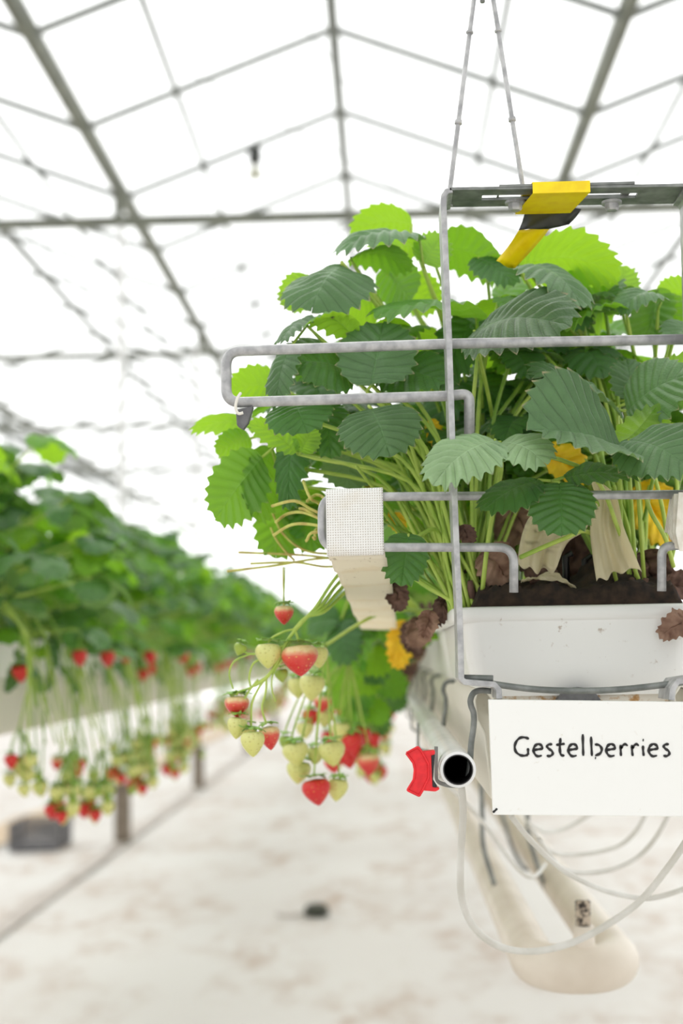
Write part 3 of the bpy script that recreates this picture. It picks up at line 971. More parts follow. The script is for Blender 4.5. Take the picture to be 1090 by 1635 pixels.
strip(list(zip(pc, pd)), lambda f: wb_ * (1 - .12 * f), 10, mb, 23, 40)
mb.build('trailing_length', M['band'], t, solid=.0014)

# bundle of folded webbing at the right end
t = thing('folded_webbing', P(1090, 830, FY), 'stack of folded off-white webbing hanging over the right rod at the frame edge', 'webbing')
rnd = random.Random(5)
for i in range(9):
    a = rnd.uniform(-3, 3)
    x0 = 1084 - i * 1.6 + rnd.uniform(-1, 1)
    Yp = 1.478 - .0 + i * .0035
    mb = MB()
    mb.prism([P(x0 - 2 + a, 786 + i * 1.2, Yp), P(1150, 786, Yp), P(1150, 885, Yp), P(x0 + a * .5 - i * .7, 878 - i * 3 + rnd.uniform(-4, 4), Yp), P(x0 - 6 - i * .5, 850, Yp)], (0, .0016, 0))
    mb.build('fold', M['papers'], t, smooth=False)

# hazard tape
t = thing('hazard_tape', P(890, 300, D0), 'yellow and black hazard tape wrapped round the top bar with a loose tail', 'tape')
mb = MB()
p0, p1 = P(850, 301, D0 - .004), P(942, 299, D0 - .004)
zt = P(890, 292, D0).z; zb_ = P(890, 303, D0).z - .0045
ya, yb = D0 - .004, D0 + .067
skew = -.012
ring_ = [(ya, zb_), (ya, zt + .0), (yb, zt), (yb, zb_)]
rows = []
xs0, xs1 = p0.x, p1.x
loop = [V((0, ya, zb_)), V((0, ya, zt)), V((0, yb, zt)), V((0, yb, zb_)), V((0, ya, zb_))]
rows = [[V((xs0 + (skew if p.y > 1.5 else 0), p.y, p.z)), V((xs1 + (skew if p.y > 1.5 else 0), p.y, p.z))] for p in loop]
mb.grid(rows); mb.build('wrap', M['yellow'], t, smooth=False, solid=.0004)
mb = MB()
def tape(top, bot, n, Ya, Yb):
    rows = []
    for i in range(n + 1):
        f = i / n; Y = Ya + (Yb - Ya) * f
        a = [top[0][k] + (bot[0][k] - top[0][k]) * f for k in (0, 1)]
        b = [top[1][k] + (bot[1][k] - top[1][k]) * f for k in (0, 1)]
        rows.append([P(a[0] + (b[0] - a[0]) * u / 5, a[1] + (b[1] - a[1]) * u / 5 + 2 * math.sin(u * 1.3 + f * 4), Y + .004 * math.sin(u * 1.2 + f * 3)) for u in range(6)])
    return rows
mb.grid(tape(((840, 331), (928, 333)), ((828, 369), (908, 360)), 6, 1.545, 1.55)); mb.build('black_tail', plain('black_tape', lin(46, 50, 40), lin(34, 36, 32), .4, 0, 60), t, solid=.0004)
mb = MB()
mb.grid(tape(((829, 366), (880, 361)), ((792, 418), (822, 430)), 8, 1.552, 1.60)); mb.build('yellow_tail', M['yellow'], t, solid=.0004)

# heating pipe loop with drain stub, on wire hangers
UY = 2.05
r_ = 36 / FPX * UY
pL, pR = P(851, 1533, UY + .05), P(984, 1533, UY + .05)
z_ = P(917, 1545, UY).z
t = thing('heating_pipe', V(((pL.x + pR.x) / 2, UY, z_)), 'cream painted heating pipe bent back in a loop below the gutter', 'pipe')
x0_, x1_ = pL.x, pR.x
mb = MB()
hc = (x1_ - x0_) / 2
pts = [V((x0_, 12, z_))] + [V((x0_, 12 - k, z_)) for k in range(1, 10)] + [V((x0_ + hc - hc * math.cos(a), UY + .06 - .075 * math.sin(a), z_)) for a in [PI * k / 16 for k in range(17)]] + [V((x1_, 3 + k, z_)) for k in range(0, 10)]
mb.tube(pts, r_, 24); mb.build('loop', M['pipe_beige'], t)
st = V(((x0_ + x1_) / 2 + .006, UY - .01, z_))
st_top = P(923, 1478, UY - .01)
mb = MB(); mb.tube([V((st.x, st.y, z_)), V((st.x, st.y, st_top.z))], [.0165, .0145], 16); mb.build('stub', M['pipe_beige'], t)
mb = MB(); zz2 = P(923, 1438, UY - .01).z
prof = [(.001, zz2)] + [(.0095 + .0018 * (i % 2), zz2 - (zz2 - st_top.z) * i / 14) for i in range(15)]
lathe(V((st.x, st.y, 0)), prof, 14).build('thread', plain('dirty_thread', lin(196, 180, 160), lin(52, 44, 38), .7, 0, 110, .45, .56), t)
def hanger(x, y, label, ztop, flip=1):
    mb = MB()
    z = z_
    pts = spline([V((x, y, ztop)), V((x, y, z + .16)), V((x, y, z + .10)), V((x + flip * .012, y, z + .05)), V((x + flip * .028, y, z)), V((x + flip * .05, y, z - r_ - .002)), V((x + flip * .075, y, z - r_ + .01))], 6)
    mb.tube(pts, .0045, 8)
    o = mb.build('pipe_hanger', M['galv_dark'], origin=V((x, y, ztop)))
    tag(o, label, 'hanger')
hz = GZ0 + .01
for x, y, lab in ((x0_ - .035, 2.6, 'bent wire hanger around the left leg of the heating pipe loop, behind the drip tube'),
                  (x0_ + .045, 3.2, 'straight-looking wire hanger between the two legs of the heating pipe loop'),
                  (x1_ - .058, 2.75, 'hooked wire hanger on the right leg of the heating pipe loop, below the sign')):
    hanger(x, y, lab, hz)

# thin white drip tubes
def drip(pts, r, label, n=8):
    mb = MB(); mb.tube(spline(pts, n), r, 10)
    o = mb.build('drip_tube', M['tube_white'], origin=pts[0])
    tag(o, label, 'tube', 'white drip tubes under the gutter')
drip([P(736, 1255, 1.56), P(739, 1300, 1.58), P(735, 1380, 1.62), P(738, 1440, 1.66), P(760, 1485, 1.70), P(800, 1512, 1.74), P(850, 1519, 1.78), P(905, 1508, 1.82), P(960, 1482, 1.80), P(1020, 1440, 1.76), P(1070, 1380, 1.7), P(1110, 1320, 1.65)], .0042, 'thick white drip tube looping lowest, past the threaded pipe stub')
drip([P(815, 1302, 1.72), P(850, 1345, 1.75), P(900, 1390, 1.8), P(960, 1420, 1.84), P(1020, 1434, 1.86), P(1060, 1430, 1.86), P(1110, 1412, 1.85)], .0034, 'thin white drip tube curving to the right edge above the lowest loop')
drip([P(860, 1340, 2.0), P(900, 1388, 2.06), P(960, 1392, 2.1), P(1010, 1374, 2.1), P(1045, 1340, 2.1), P(1070, 1295, 2.1)], .0034, 'thin white drip tube, third loop under the sign')
drip([P(845, 1320, 2.3), P(880, 1360, 2.35), P(930, 1364, 2.4), P(985, 1352, 2.4), P(1016, 1326, 2.4), P(1034, 1292, 2.4)], .0034, 'thin white drip tube, second loop under the sign')
drip([P(840, 1312, 2.6), P(870, 1328, 2.65), P(905, 1322, 2.7), P(945, 1298, 2.7)], .0034, 'faint white drip tube, shallowest loop just under the sign edge')
drip([P(700, 1240, 1.9), P(760, 1300, 2.2), P(820, 1380, 2.2), P(850, 1400, 2.3), P(870, 1380, 2.5)], .0032, 'faint thin drip tube slanting across the heating pipe')

# ------------------------------------------------------------------ the front plants, leaf by leaf
CR = {}
plants = {}
def plant(key, x, y, Y, label):
    c = P(x, y, Y); c.z = RIMZ - .004
    CR[key] = c
    t = thing('strawberry_plant', c, label, 'plant', 'front strawberry plants in the first tray')
    plants[key] = t
    mb = MB()
    rr = random.Random(key)
    for i in range(7):
        a = i * .9; d = V((math.cos(a), math.sin(a), 0)) * .012
        mb.tube([c + d * .4 + V((0, 0, -.012)), c + d + V((0, 0, .015)), c + d * 1.7 + V((0, 0, .035))], [.008, .006, .003], 7)
    mb.build('root_crown', M['dead'], t)
plant('A', 755, 955, 1.63, 'front strawberry plant whose leaves reach left past the steel loop')
plant('B', 1010, 945, 1.64, 'front strawberry plant whose large grey-green leaf hangs before the lower rod')
plant('D', 800, 940, 1.86, 'strawberry plant rising behind the frame with the topmost leaves')
plant('E', 1040, 940, 1.88, 'strawberry plant behind the hazard tape with bright backlit leaves')

LN = [0]
def bright(n): return n
def petiole(key, node, mb, r=.0021, side=0, rnd=random):
    c = CR[key]
    c2 = c + V((rnd.uniform(-.02, .02), rnd.uniform(-.02, .02), .0))
    mid = c2.lerp(node, .55) + V((0, rnd.uniform(-.01, .02), .05))
    mid.x = c2.x + (node.x - c2.x) * .42
    near = node + (mid - node).normalized() * .02
    mb.tube(spline([c2, c2.lerp(mid, .5) + V((0, 0, .008)), mid, near, node], 5), [r * 1.15] * 16 + [r * .9] * 5, 7)

rl = random.Random(11)
def leaf(key, node, mat, ls, petiole_to=True, stalk='stem', K=9):
    """node: (px, py, Y); ls: leaflets (base, tip, seen width in px, Y at base, Y at tip, normal hint, options)"""
    nd = P(*node)
    mb = MB()
    for b, tp, wpx, yb, yt, nh, opt in ls:
        B, T = P(b[0], b[1], yb), P(tp[0], tp[1], yt)
        ay = (T - B).normalized(); n = V(nh); n = (n - ay * n.dot(ay)).normalized()
        ax = ay.cross(n)
        vw = (B - CAMP).normalized()
        ap = (ay - vw * ay.dot(vw)).normalized()
        q = ax - vw * ax.dot(vw)
        q = q - ap * q.dot(ap)
        W = wpx / FPX * ((yb + yt) / 2) / max(.6, q.length)
        o = dict(K=K, rnd=rl, arch=.08, roll=.28, fold=.08, pleat=.012)
        o.update(opt)
        leaflet(mb, B, T, nh, W, **o)
    o = mb.build('leaf', M[mat], plants[key])
    sb = MB()
    if petiole_to: petiole(key, nd, sb, rnd=rl)
    for b, tp, wpx, yb, yt, nh, opt in ls:
        B = P(b[0], b[1], yb)
        if (B - nd).length > .002: sb.tube([nd, B], .0016, 6)
    if sb.v: sb.build('leaf_stalk', M[stalk], o)
    return o

UPC = (0, -.75, .75)      # upper face turned up and to the viewer
UP = (0, -.3, 1)
BK = (0, .8, .5)          # underside seen
FC = (0, -1, .15)         # facing the viewer
# top of plant D
leaf('D', (676, 428, 1.72), 'leaf_grey', [((670, 385), (540, 404), 62, 1.72, 1.66, (0.05, -.45, 1), dict(roll=.5, fold=.1, arch=.16))])
leaf('D', (676, 424, 1.73), 'leaf_young', [((676, 420), (706, 374), 62, 1.72, 1.74, (.3, .8, .5), {}), ((672, 392), (590, 404), 50, 1.73, 1.8, BK, {})])
leaf('D', (655, 372, 1.82), 'leaf_young', [((658, 358), (560, 372), 62, 1.82, 1.84, (0, .7, .7), dict(arch=.22))])
leaf('D', (690, 408, 1.8), 'leaf_mid', [((700, 395), (800, 440), 74, 1.78, 1.74, (.1, .6, .8), dict(arch=.18))])
leaf('D', (775, 412, 1.76), 'leaf_dark', [((762, 412), (818, 455), 55, 1.75, 1.72, UPC, dict(arch=.12))])
leaf('D', (545, 418, 1.66), 'leaf_grey', [((545, 424), (497, 494), 124, 1.66, 1.60, (-.1, -.7, .75), dict(fold=-.25, roll=.15, arch=.12))])
leaf('D', (560, 415, 1.69), 'leaf_mid', [((560, 412), (655, 432), 46, 1.68, 1.72, (0, .3, 1), dict(arch=.2, roll=.6))])
leaf('D', (490, 440, 1.75), 'leaf_young', [((492, 440), (458, 494), 62, 1.74, 1.74, (.3, .8, .4), {})])
leaf('D', (600, 470, 1.78), 'leaf_young', [((606, 480), (540, 510), 70, 1.78, 1.78, BK, dict(arch=.16))])
leaf('D', (640, 455, 1.80), 'leaf_mid', [((612, 425), (655, 480), 80, 1.8, 1.78, (0, .7, .6), {})])
leaf('D', (650, 470, 1.84), 'leaf_young', [((640, 450), (700, 490), 70, 1.84, 1.84, BK, {})])
leaf('A', (572, 540, 1.62), 'leaf_young', [((566, 540), (488, 520), 42, 1.62, 1.57, (0, .25, 1), dict(arch=.26, roll=.5))])
leaf('A', (490, 520, 1.62), 'leaf_grey', [((488, 506), (447, 548), 42, 1.61, 1.58, (-.6, -.5, .6), dict(roll=.6)), ((462, 556), (441, 640), 44, 1.58, 1.56, (-.5, -.8, .3), dict(roll=.5))], K=8)
leaf('A', (585, 625, 1.58), 'leaf_grey', [((592, 616), (612, 515), 124, 1.57, 1.62, (0, -.95, .4), dict(fold=.1, arch=.02))])
leaf('A', (560, 600, 1.62), 'leaf_dark', [((556, 590), (462, 578), 84, 1.62, 1.58, (0, -.8, .6), {})])
leaf('A', (600, 600, 1.64), 'leaf_dark', [((610, 590), (712, 610), 78, 1.63, 1.6, (0, -.7, .7), {})])
leaf('D', (760, 505, 1.68), 'leaf_mid', [((762, 506), (602, 508), 82, 1.68, 1.60, (0, -.3, 1), dict(arch=.12, roll=.3))])
leaf('A', (762, 560, 1.62), 'leaf_dark', [((762, 500), (700, 620), 76, 1.7, 1.66, (0, -.8, .5), {})])
leaf('D', (757, 530, 1.60), 'leaf_grey', [((757, 527), (908, 520), 140, 1.6, 1.54, (0, -.72, .8), dict(K=11, fold=.05, roll=.22, arch=.12, pleat=.017))])
leaf('E', (820, 415, 1.72), 'leaf_young', [((828, 424), (988, 436), 92, 1.72, 1.72, (.05, .62, .8), dict(K=11, arch=.2, roll=.2))])
leaf('E', (838, 424, 1.68), 'leaf_grey', [((840, 424), (928, 492), 72, 1.67, 1.62, (.3, -.5, .9), dict(roll=.5, arch=.16))])
leaf('E', (985, 470, 1.78), 'leaf_young', [((985, 470), (900, 450), 84, 1.78, 1.76, BK, {}), ((985, 470), (1000, 425), 60, 1.78, 1.8, (.2, .9, .3), {}), ((980, 480), (920, 520), 70, 1.78, 1.74, BK, {})])
leaf('E', (1050, 495, 1.72), 'leaf_grey', [((1055, 482), (990, 500), 46, 1.72, 1.68, (0, -.5, 1), dict(arch=.25, roll=.3))])
leaf('E', (1000, 500, 1.70), 'leaf_mid', [((1000, 500), (905, 528), 40, 1.7, 1.66, (0, -.1, 1), dict(arch=.18))])
leaf('E', (1040, 500, 1.76), 'leaf_mid', [((1050, 460), (1030, 545), 70, 1.75, 1.72, (.4, .8, .4), dict(roll=.5)), ((1062, 470), (1075, 545), 56, 1.75, 1.72, (.3, .8, .3), {})])
leaf('E', (1090, 470, 1.8), 'leaf_young', [((1120, 470), (1050, 458), 44, 1.8, 1.8, BK, {}), ((1120, 480), (1075, 510), 44, 1.8, 1.8, BK, {})])
leaf('E', (1080, 520, 1.7), 'leaf_grey', [((1115, 520), (1070, 540), 50, 1.7, 1.66, UPC, {})])
# right front
leaf('B', (992, 716, 1.50), 'leaf_grey', [((990, 714), (846, 684), 138, 1.50, 1.445, (.05, -.72, .7), dict(K=11, fold=.42, roll=.1, arch=.06, pleat=.016)),
                                          ((1003, 702), (1105, 752), 110, 1.50, 1.455, (-.1, -.7, .75), dict(K=10, fold=.1, roll=.3, arch=.12)),])
leaf('B', (994, 712, 1.51), 'leaf_young', [((992, 708), (1050, 645), 76, 1.51, 1.56, (.5, .75, .3), dict(fold=.4, roll=-.2))], False)
leaf('B', (985, 655, 1.60), 'leaf_grey', [((990, 662), (846, 592), 62, 1.6, 1.54, (.1, -.5, .9), dict(K=10, arch=.1)), ((1000, 656), (1100, 596), 92, 1.6, 1.57, (0, -.75, .7), dict(K=10, arch=.1))])
leaf('B', (985, 650, 1.63), 'leaf_grey', [((1008, 640), (1000, 575), 60, 1.63, 1.66, (0, -.85, .5), {})])
leaf('E', (1010, 640, 1.72), 'leaf_young', [((1020, 640), (1110, 575), 60, 1.7, 1.7, (.2, .7, .6), {}), ((960, 640), (905, 560), 100, 1.76, 1.74, (.1, .9, .3), {})])
leaf('B', (792, 706, 1.47), 'leaf_pale', [((790, 702), (692, 772), 84, 1.465, 1.43, (-.3, -.75, .7), dict(K=10, arch=.12, roll=.25, fold=0, pleat=.02)), ((800, 706), (872, 742), 66, 1.47, 1.44, (.1, -.7, .8), dict(K=8, arch=.14, pleat=.014))])
leaf('B', (880, 768, 1.50), 'leaf_dark', [((893, 770), (897, 854), 110, 1.49, 1.465, (0, -.95, .35), dict(K=10, arch=.07, roll=.15, pleat=.014)), ((858, 766), (770, 814), 54, 1.5, 1.47, (0, -.6, .9), dict(K=8, fold=-.1)), ((900, 762), (1024, 762), 52, 1.5, 1.5, (0, -.5, 1), dict(K=9))])
# centre
leaf('A', (588, 648, 1.57), 'leaf_grey', [((592, 652), (622, 728), 132, 1.56, 1.53, (0, -.85, .55), dict(K=10, arch=.12, roll=.28, pleat=.016))])
leaf('A', (470, 660, 1.60), 'leaf_dark', [((468, 640), (490, 690), 110, 1.6, 1.57, (0, -.9, .4), {})])
leaf('A', (560, 640, 1.63), 'leaf_dark', [((520, 640), (528, 730), 70, 1.64, 1.62, (0, -.9, .4), {})])
# left side
leaf('A', (440, 712, 1.66), 'leaf_mid', [((418, 730), (344, 828), 96, 1.66, 1.62, (-.2, .85, .35), dict(arch=.05, K=10))], stalk='stem')
leaf('A', (475, 725, 1.63), 'leaf_young', [((474, 722), (400, 672), 40, 1.62, 1.6, (.1, .8, .6), {}), ((480, 722), (500, 682), 44, 1.62, 1.6, (.2, .9, .4), {})])
leaf('A', (430, 690, 1.68), 'leaf_young', [((420, 692), (308, 690), 44, 1.68, 1.7, (0, .3, 1), dict(arch=.18)), ((400, 700), (345, 722), 50, 1.7, 1.7, BK, {})])
leaf('A', (450, 620, 1.72), 'leaf_young', [((450, 618), (365, 620), 66, 1.72, 1.72, BK, dict(arch=.14))])
leaf('A', (440, 740, 1.68), 'leaf_mid', [((432, 715), (412, 832), 60, 1.68, 1.66, (-.6, .6, .4), {})])
leaf('A', (480, 700, 1.66), 'leaf_dark', [((470, 690), (462, 812), 48, 1.66, 1.64, (-.4, -.8, .3), dict(roll=.6))])
leaf('A', (652, 862, 1.56), 'leaf_dark', [((652, 852), (640, 934), 74, 1.56, 1.535, (0, -.95, .3), dict(arch=.04, roll=.1))])
leaf('A', (560, 720, 1.72), 'leaf_pale', [((560, 700), (555, 780), 90, 1.72, 1.7, (0, .9, .3), {})])
leaf('A', (450, 800, 1.74), 'leaf_mid', [((455, 780), (440, 890), 80, 1.76, 1.74, (-.2, .8, .3), {}), ((490, 790), (500, 880), 80, 1.78, 1.76, (0, -.8, .4), {})])

# filler: inner leaves of the same four plants, kept inside the mass the photo shows
SIL = [(560, 372), (610, 345), (690, 372), (760, 392), (850, 385), (930, 385), (985, 430), (1140, 450), (1140, 800), (700, 800), (500, 850), (430, 860), (425, 800), (345, 790), (350, 700), (440, 640), (470, 560), (470, 470), (500, 430)]
def inside(x, y):
    c = False; n = len(SIL)
    for i in range(n):
        x0, y0 = SIL[i]; x1, y1 = SIL[(i + 1) % n]
        if (y0 > y) != (y1 > y) and x < (x1 - x0) * (y - y0) / (y1 - y0) + x0: c = not c
    return c
rf = random.Random(3)
for key, cnt in (('A', 30), ('B', 22), ('D', 36), ('E', 30)):
    made = 0
    while made < cnt:
        c = CR[key]
        a = rf.uniform(0, 2 * PI); rad = rf.uniform(.05, .24)
        hgt = rf.uniform(.12, .43) * (1 - .8 * (rad / .3) ** 2)
        nd = c + V((rad * math.cos(a), abs(rad * math.sin(a)) * .8 + .06, hgt))
        x, y = proj(nd)
        if not inside(x, y) or hgt < .08: continue
        o = V((math.cos(a), .35 * math.sin(a) + .1, .1))
        ok = all(inside(*proj(nd + V(d) * .05)) for d in ((1, 0, 0), (-1, 0, 0), (0, 0, 1)))
        if not ok: continue
        mb = MB()
        trifoliate(mb, nd, o, V((rf.uniform(-.4, .4), rf.uniform(-.5, .3), 1)), rf.uniform(.055, .085), rf, K=8, sub=4, ns=5)
        lf = mb.build('leaf', M[rf.choice(['leaf_mid', 'leaf_dark', 'leaf_young', 'leaf_dark', 'leaf_mid'])], plants[key])
        sb = MB(); petiole(key, nd, sb, rnd=rf); sb.build('leaf_stalk', M[rf.choice(['stem', 'stem2'])], lf)
        made += 1

for key, x, y, Y, mt, sz in (('A', 500, 600, 1.80, 'leaf_dark', .085), ('A', 545, 655, 1.82, 'leaf_dark', .085), ('A', 600, 690, 1.84, 'leaf_mid', .08), ('D', 745, 600, 1.80, 'leaf_dark', .085), ('D', 765, 655, 1.84, 'leaf_dark', .09),
                             ('D', 700, 655, 1.86, 'leaf_mid', .085), ('E', 830, 630, 1.86, 'leaf_dark', .09), ('E', 860, 690, 1.9, 'leaf_dark', .09), ('E', 960, 600, 1.92, 'leaf_mid', .085), ('E', 1080, 700, 1.9, 'leaf_dark', .09), ('E', 1085, 830, 1.9, 'leaf_dark', .09),
                             ('D', 650, 740, 1.95, 'leaf_dark', .09), ('D', 760, 750, 1.95, 'leaf_dark', .09), ('E', 850, 790, 1.98, 'leaf_dark', .09), ('A', 500, 720, 1.80, 'leaf_mid', .08), ('D', 560, 800, 1.95, 'leaf_dark', .09), ('D', 700, 820, 2.0, 'leaf_mid', .09),
                             ('D', 585, 560, 1.86, 'leaf_mid', .085), ('A', 520, 575, 1.80, 'leaf_mid', .06), ('D', 690, 570, 1.88, 'leaf_dark', .085), ('E', 1040, 760, 1.95, 'leaf_dark', .09), ('D', 790, 480, 1.86, 'leaf_mid', .08), ('E', 940, 530, 1.9, 'leaf_mid', .08)):
    nd = P(x, y, Y)
    mb = MB()
    trifoliate(mb, nd, V((rf.uniform(-.6, .6), -.7, -.35)), V((rf.uniform(-.3, .3), -.8, .8)), sz, rf, K=8, sub=4, ns=5, droop=.1)
    lf = mb.build('leaf', M[mt], plants[key])
    sb_ = MB(); petiole(key, nd, sb_, rnd=rf); sb_.build('leaf_stalk', M['stem2'], lf)

plant('F', 690, 975, 2.28, 'strawberry plant with leaves hanging over the aisle behind the cream band')
for x, y, Y, mt, sz in ((566, 985, 2.3, 'leaf_young', .065), (585, 1000, 2.3, 'leaf_mid', .08), (545, 1000, 2.3, 'leaf_dark', .075), (598, 1045, 2.5, 'leaf_dark', .08), (570, 1050, 2.4, 'leaf_young', .075),
                        (590, 1090, 2.6, 'leaf_mid', .08), (556, 1090, 2.5, 'leaf_young', .07), (600, 1130, 2.8, 'leaf_dark', .07), (575, 1130, 2.6, 'leaf_mid', .07)):
    nd = P(x, y - 12, Y)
    mb = MB()
    trifoliate(mb, nd, V((rf.uniform(-.5, .3), -.4, -.8)), V((-.3, -.8, .4)), sz, rf, K=7, sub=4, ns=4, droop=.2)
    lf = mb.build('leaf', M[mt], plants['F'])
    sb_ = MB(); c_ = CR['F']; sb_.tube(spline([c_, V((c_.x - .06, c_.y, c_.z + .05)), V((nd.x + .03, nd.y, nd.z + .06)), nd], 6), .0021, 6); sb_.build('leaf_stalk', M['stem'], lf)

# bare stalks fanning out of the crowns to the left and the tuft of runners
for i in range(26):
    c = CR['A'] if i % 3 else CR['D']
    tx = rf.uniform(560, 720); ty = rf.uniform(690, 880); Y = rf.uniform(1.58, 1.78)
    e = P(tx, ty, Y)
    s0 = c + V((rf.uniform(-.03, .02), rf.uniform(-.03, .03), 0))
    m1 = s0.lerp(e, .5) + V((rf.uniform(-.01, .02), 0, rf.uniform(-.015, .02)))
    mb = MB(); mb.tube(spline([s0, m1, e], 8), [.0026 - .00005 * k for k in range(17)], 7)
    mb.build('leaf_stalk', M['stem' if i % 2 else 'stem2'], plants['A'] if i % 3 else plants['D'])
for i in range(12):
    c = CR['B'] if i % 2 else CR['E']
    e = P(rf.uniform(880, 1090), rf.uniform(720, 800), rf.uniform(1.6, 1.72))
    s0 = c + V((rf.uniform(-.04, .04), rf.uniform(-.03, .03), 0))
    mb = MB(); mb.tube(spline([s0, s0.lerp(e, .5) + V((rf.uniform(-.02, .02), 0, 0)), e], 8), .0024, 7)
    mb.build('leaf_stalk', M['stem' if i % 2 else 'stem2'], plants['B'] if i % 2 else plants['E'])
for pts in ([(770, 942), (778, 870), (790, 800), (800, 745), (793, 708)], [(990, 900), (940, 850), (900, 860), (830, 890)], [(1075, 905), (1062, 860), (1040, 820), (1030, 790)]):
    mb = MB(); mb.tube(spline([P(x, y, 1.6 - .02 * i) for i, (x, y) in enumerate(pts)], 8), .0026, 8)
    mb.build('leaf_stalk', M['stem'], plants['B'])

t = thing('runner_tuft', P(505, 830, 1.62), 'tuft of thin dry yellow-green runners left of the white webbing', 'runner')
for pts in ([(545, 840), (510, 805), (495, 795), (484, 768)], [(545, 835), (500, 815), (470, 800), (434, 808)], [(545, 845), (490, 820), (460, 820), (440, 834)], [(545, 850), (500, 838), (465, 838), (436, 855)],
            [(540, 852), (500, 850), (490, 862), (487, 864)], [(540, 840), (520, 800), (505, 790), (490, 800)], [(545, 848), (515, 832), (490, 815), (478, 812)], [(530, 850), (505, 845), (503, 860), (500, 858)]):
    mb = MB(); mb.tube(spline([P(x, y, 1.60 + .02 * math.sin(x)) for x, y in pts], 6), .0018, 7); mb.build('runner_stem', M['runner'], t)
t = thing('runner_stem_bundle', P(460, 895, 1.72), 'bundle of thin runner stems poking out level below the left leaves', 'runner')
for pts in ([(560, 890), (500, 893), (440, 903), (362, 912)], [(560, 896), (500, 888), (455, 885), (380, 882)], [(560, 900), (520, 905), (470, 898), (400, 900)], [(550, 885), (490, 880), (450, 850), (428, 800)],
            [(470, 895), (455, 880), (440, 860), (432, 842)], [(452, 905), (452, 930), (453, 950), (453, 966)]):
    mb = MB(); mb.tube(spline([P(x, y, 1.74) for x, y in pts], 6), .0016 if pts[0][0] > 460 else .0012, 7); mb.build('runner_stem', M['runner'], t)

# yellow and dead leaves
def scrap(name, label, cat, group, pts, wd, Y, mat, n=(0, -1, .3), crumple=.15, seed=0, tooth=.09, fold=.35):
    """a dry leaf: a toothed leaflet, crumpled and folded"""
    rr = random.Random(seed)
    a, b = P(pts[0][0], pts[0][1], Y + pts[0][2]), P(pts[-1][0], pts[-1][1], Y + pts[-1][2])
    mb = MB()
    nn = V(n) + V((rr.uniform(-.4, .4), 0, rr.uniform(-.4, .4)))
    leaflet(mb, a, b, nn, wd / FPX * Y * 1.25, K=8, sub=5, ns=7, arch=rr.uniform(-.05, .2), fold=rr.uniform(.1, fold), roll=rr.uniform(-.4, .5), pleat=.014, tooth=tooth, rnd=rr, curl=rr.uniform(0, .7), wave=.06, crumple=crumple)
    o = mb.build(name, M[mat], origin=a, solid=.0005)
    tag(o, label, cat, group)

def drape(name, label, cat, left, right, Y, mat, seed=0, nv=26, pl=.006):
    """thin dry sheet between two edge lines, pleated along its length"""
    Lp = spline([P(x, y, Y + d) for x, y, d in left], 7); Rp = spline([P(x, y, Y + d) for x, y, d in right], 7)
    n = 28; rows = []
    for i in range(n + 1):
        f = i / n
        a = Lp[min(len(Lp) - 1, round(f * (len(Lp) - 1)))]; b = Rp[min(len(Rp) - 1, round(f * (len(Rp) - 1)))]
        row = []
        for j in range(nv + 1):
            u = j / nv
            p = a.lerp(b, u)
            p.y += pl * (math.sin(u * 17 + seed) * .5 + noise.noise(V((u * 6 + seed, f * 1.5, 0))) * 1.5) * (.3 + f) + .012 * math.sin(PI * u) * f
            if i > n * .7: p.z += .010 * (i / n - .7) / .3 * noise.noise(V((u * 3.2, seed, 3))) * 2.6
            row.append(p)
        rows.append(row)
    mb = MB(); mb.grid(rows)
    tag(mb.build(name, M[mat], origin=Lp[0], solid=.0004), label, cat)

G1 = 'dead brown leaves on the peat'
scrap('dead_leaf', 'curled tan dead leaf beside the bent rod end on the peat', 'dead leaf', G1, [(770, 880, 0), (790, 910, 0), (815, 925, 0)], 60, 1.62, 'dead_pale', seed=1)
scrap('dead_leaf', 'dark brown dead leaf lying on peat right of the tan leaf', 'dead leaf', G1, [(830, 905, 0), (860, 908, 0), (895, 925, 0)], 34, 1.63, 'dead', seed=2)
scrap('dead_leaf', 'crumpled brown dead leaf low beside the flat bar', 'dead leaf', G1, [(760, 900, 0), (770, 930, 0), (780, 955, 0)], 50, 1.64, 'dead', seed=3)
scrap('dead_leaf', 'brown dead leaf behind the right bent rod end', 'dead leaf', G1, [(1025, 880, 0), (1045, 910, 0), (1050, 945, 0)], 60, 1.64, 'dead', seed=4)
scrap('dead_leaf', 'dark dead leaf at the right edge of the peat', 'dead leaf', G1, [(1060, 930, 0), (1080, 940, 0), (1110, 950, 0)], 44, 1.62, 'dead', seed=5)
scrap('dead_leaf', 'brown toothed dead leaf hanging over the tray front at right', 'dead leaf', None, [(1104, 985, 0), (1085, 998, 0), (1053, 1016, 0)], 34, 1.543, 'dead_pale', seed=6)
scrap('dead_leaf', 'brown dead leaf behind the pale papery leaf', 'dead leaf', G1, [(800, 800, 0), (830, 830, 0), (850, 860, 0)], 70, 1.70, 'dead_pale', seed=7)
scrap('dead_leaf', 'small dark dead scrap beside the flat bar near the lower rod', 'dead leaf', None, [(738, 838, 0), (748, 850, 0), (752, 872, 0)], 22, 1.6, 'dead', seed=8)
scrap('dead_leaf', 'tan dead leaf hanging over the left tray edge', 'dead leaf', None, [(688, 975, 0), (672, 990, 0), (676, 1018, 0)], 26, 1.66, 'dead_pale', seed=9)
scrap('dead_leaf', 'dark brown dead clump hanging over the left tray corner', 'dead leaf', None, [(716, 948, 0), (698, 975, 0), (696, 998, 0)], 26, 1.68, 'dead', seed=10)
scrap('dead_leaf', 'dull red-brown dead leaf beside the trailing band', 'dead leaf', None, [(628, 925, 0), (640, 945, 0), (640, 975, 0)], 30, 1.75, 'dead', seed=11)
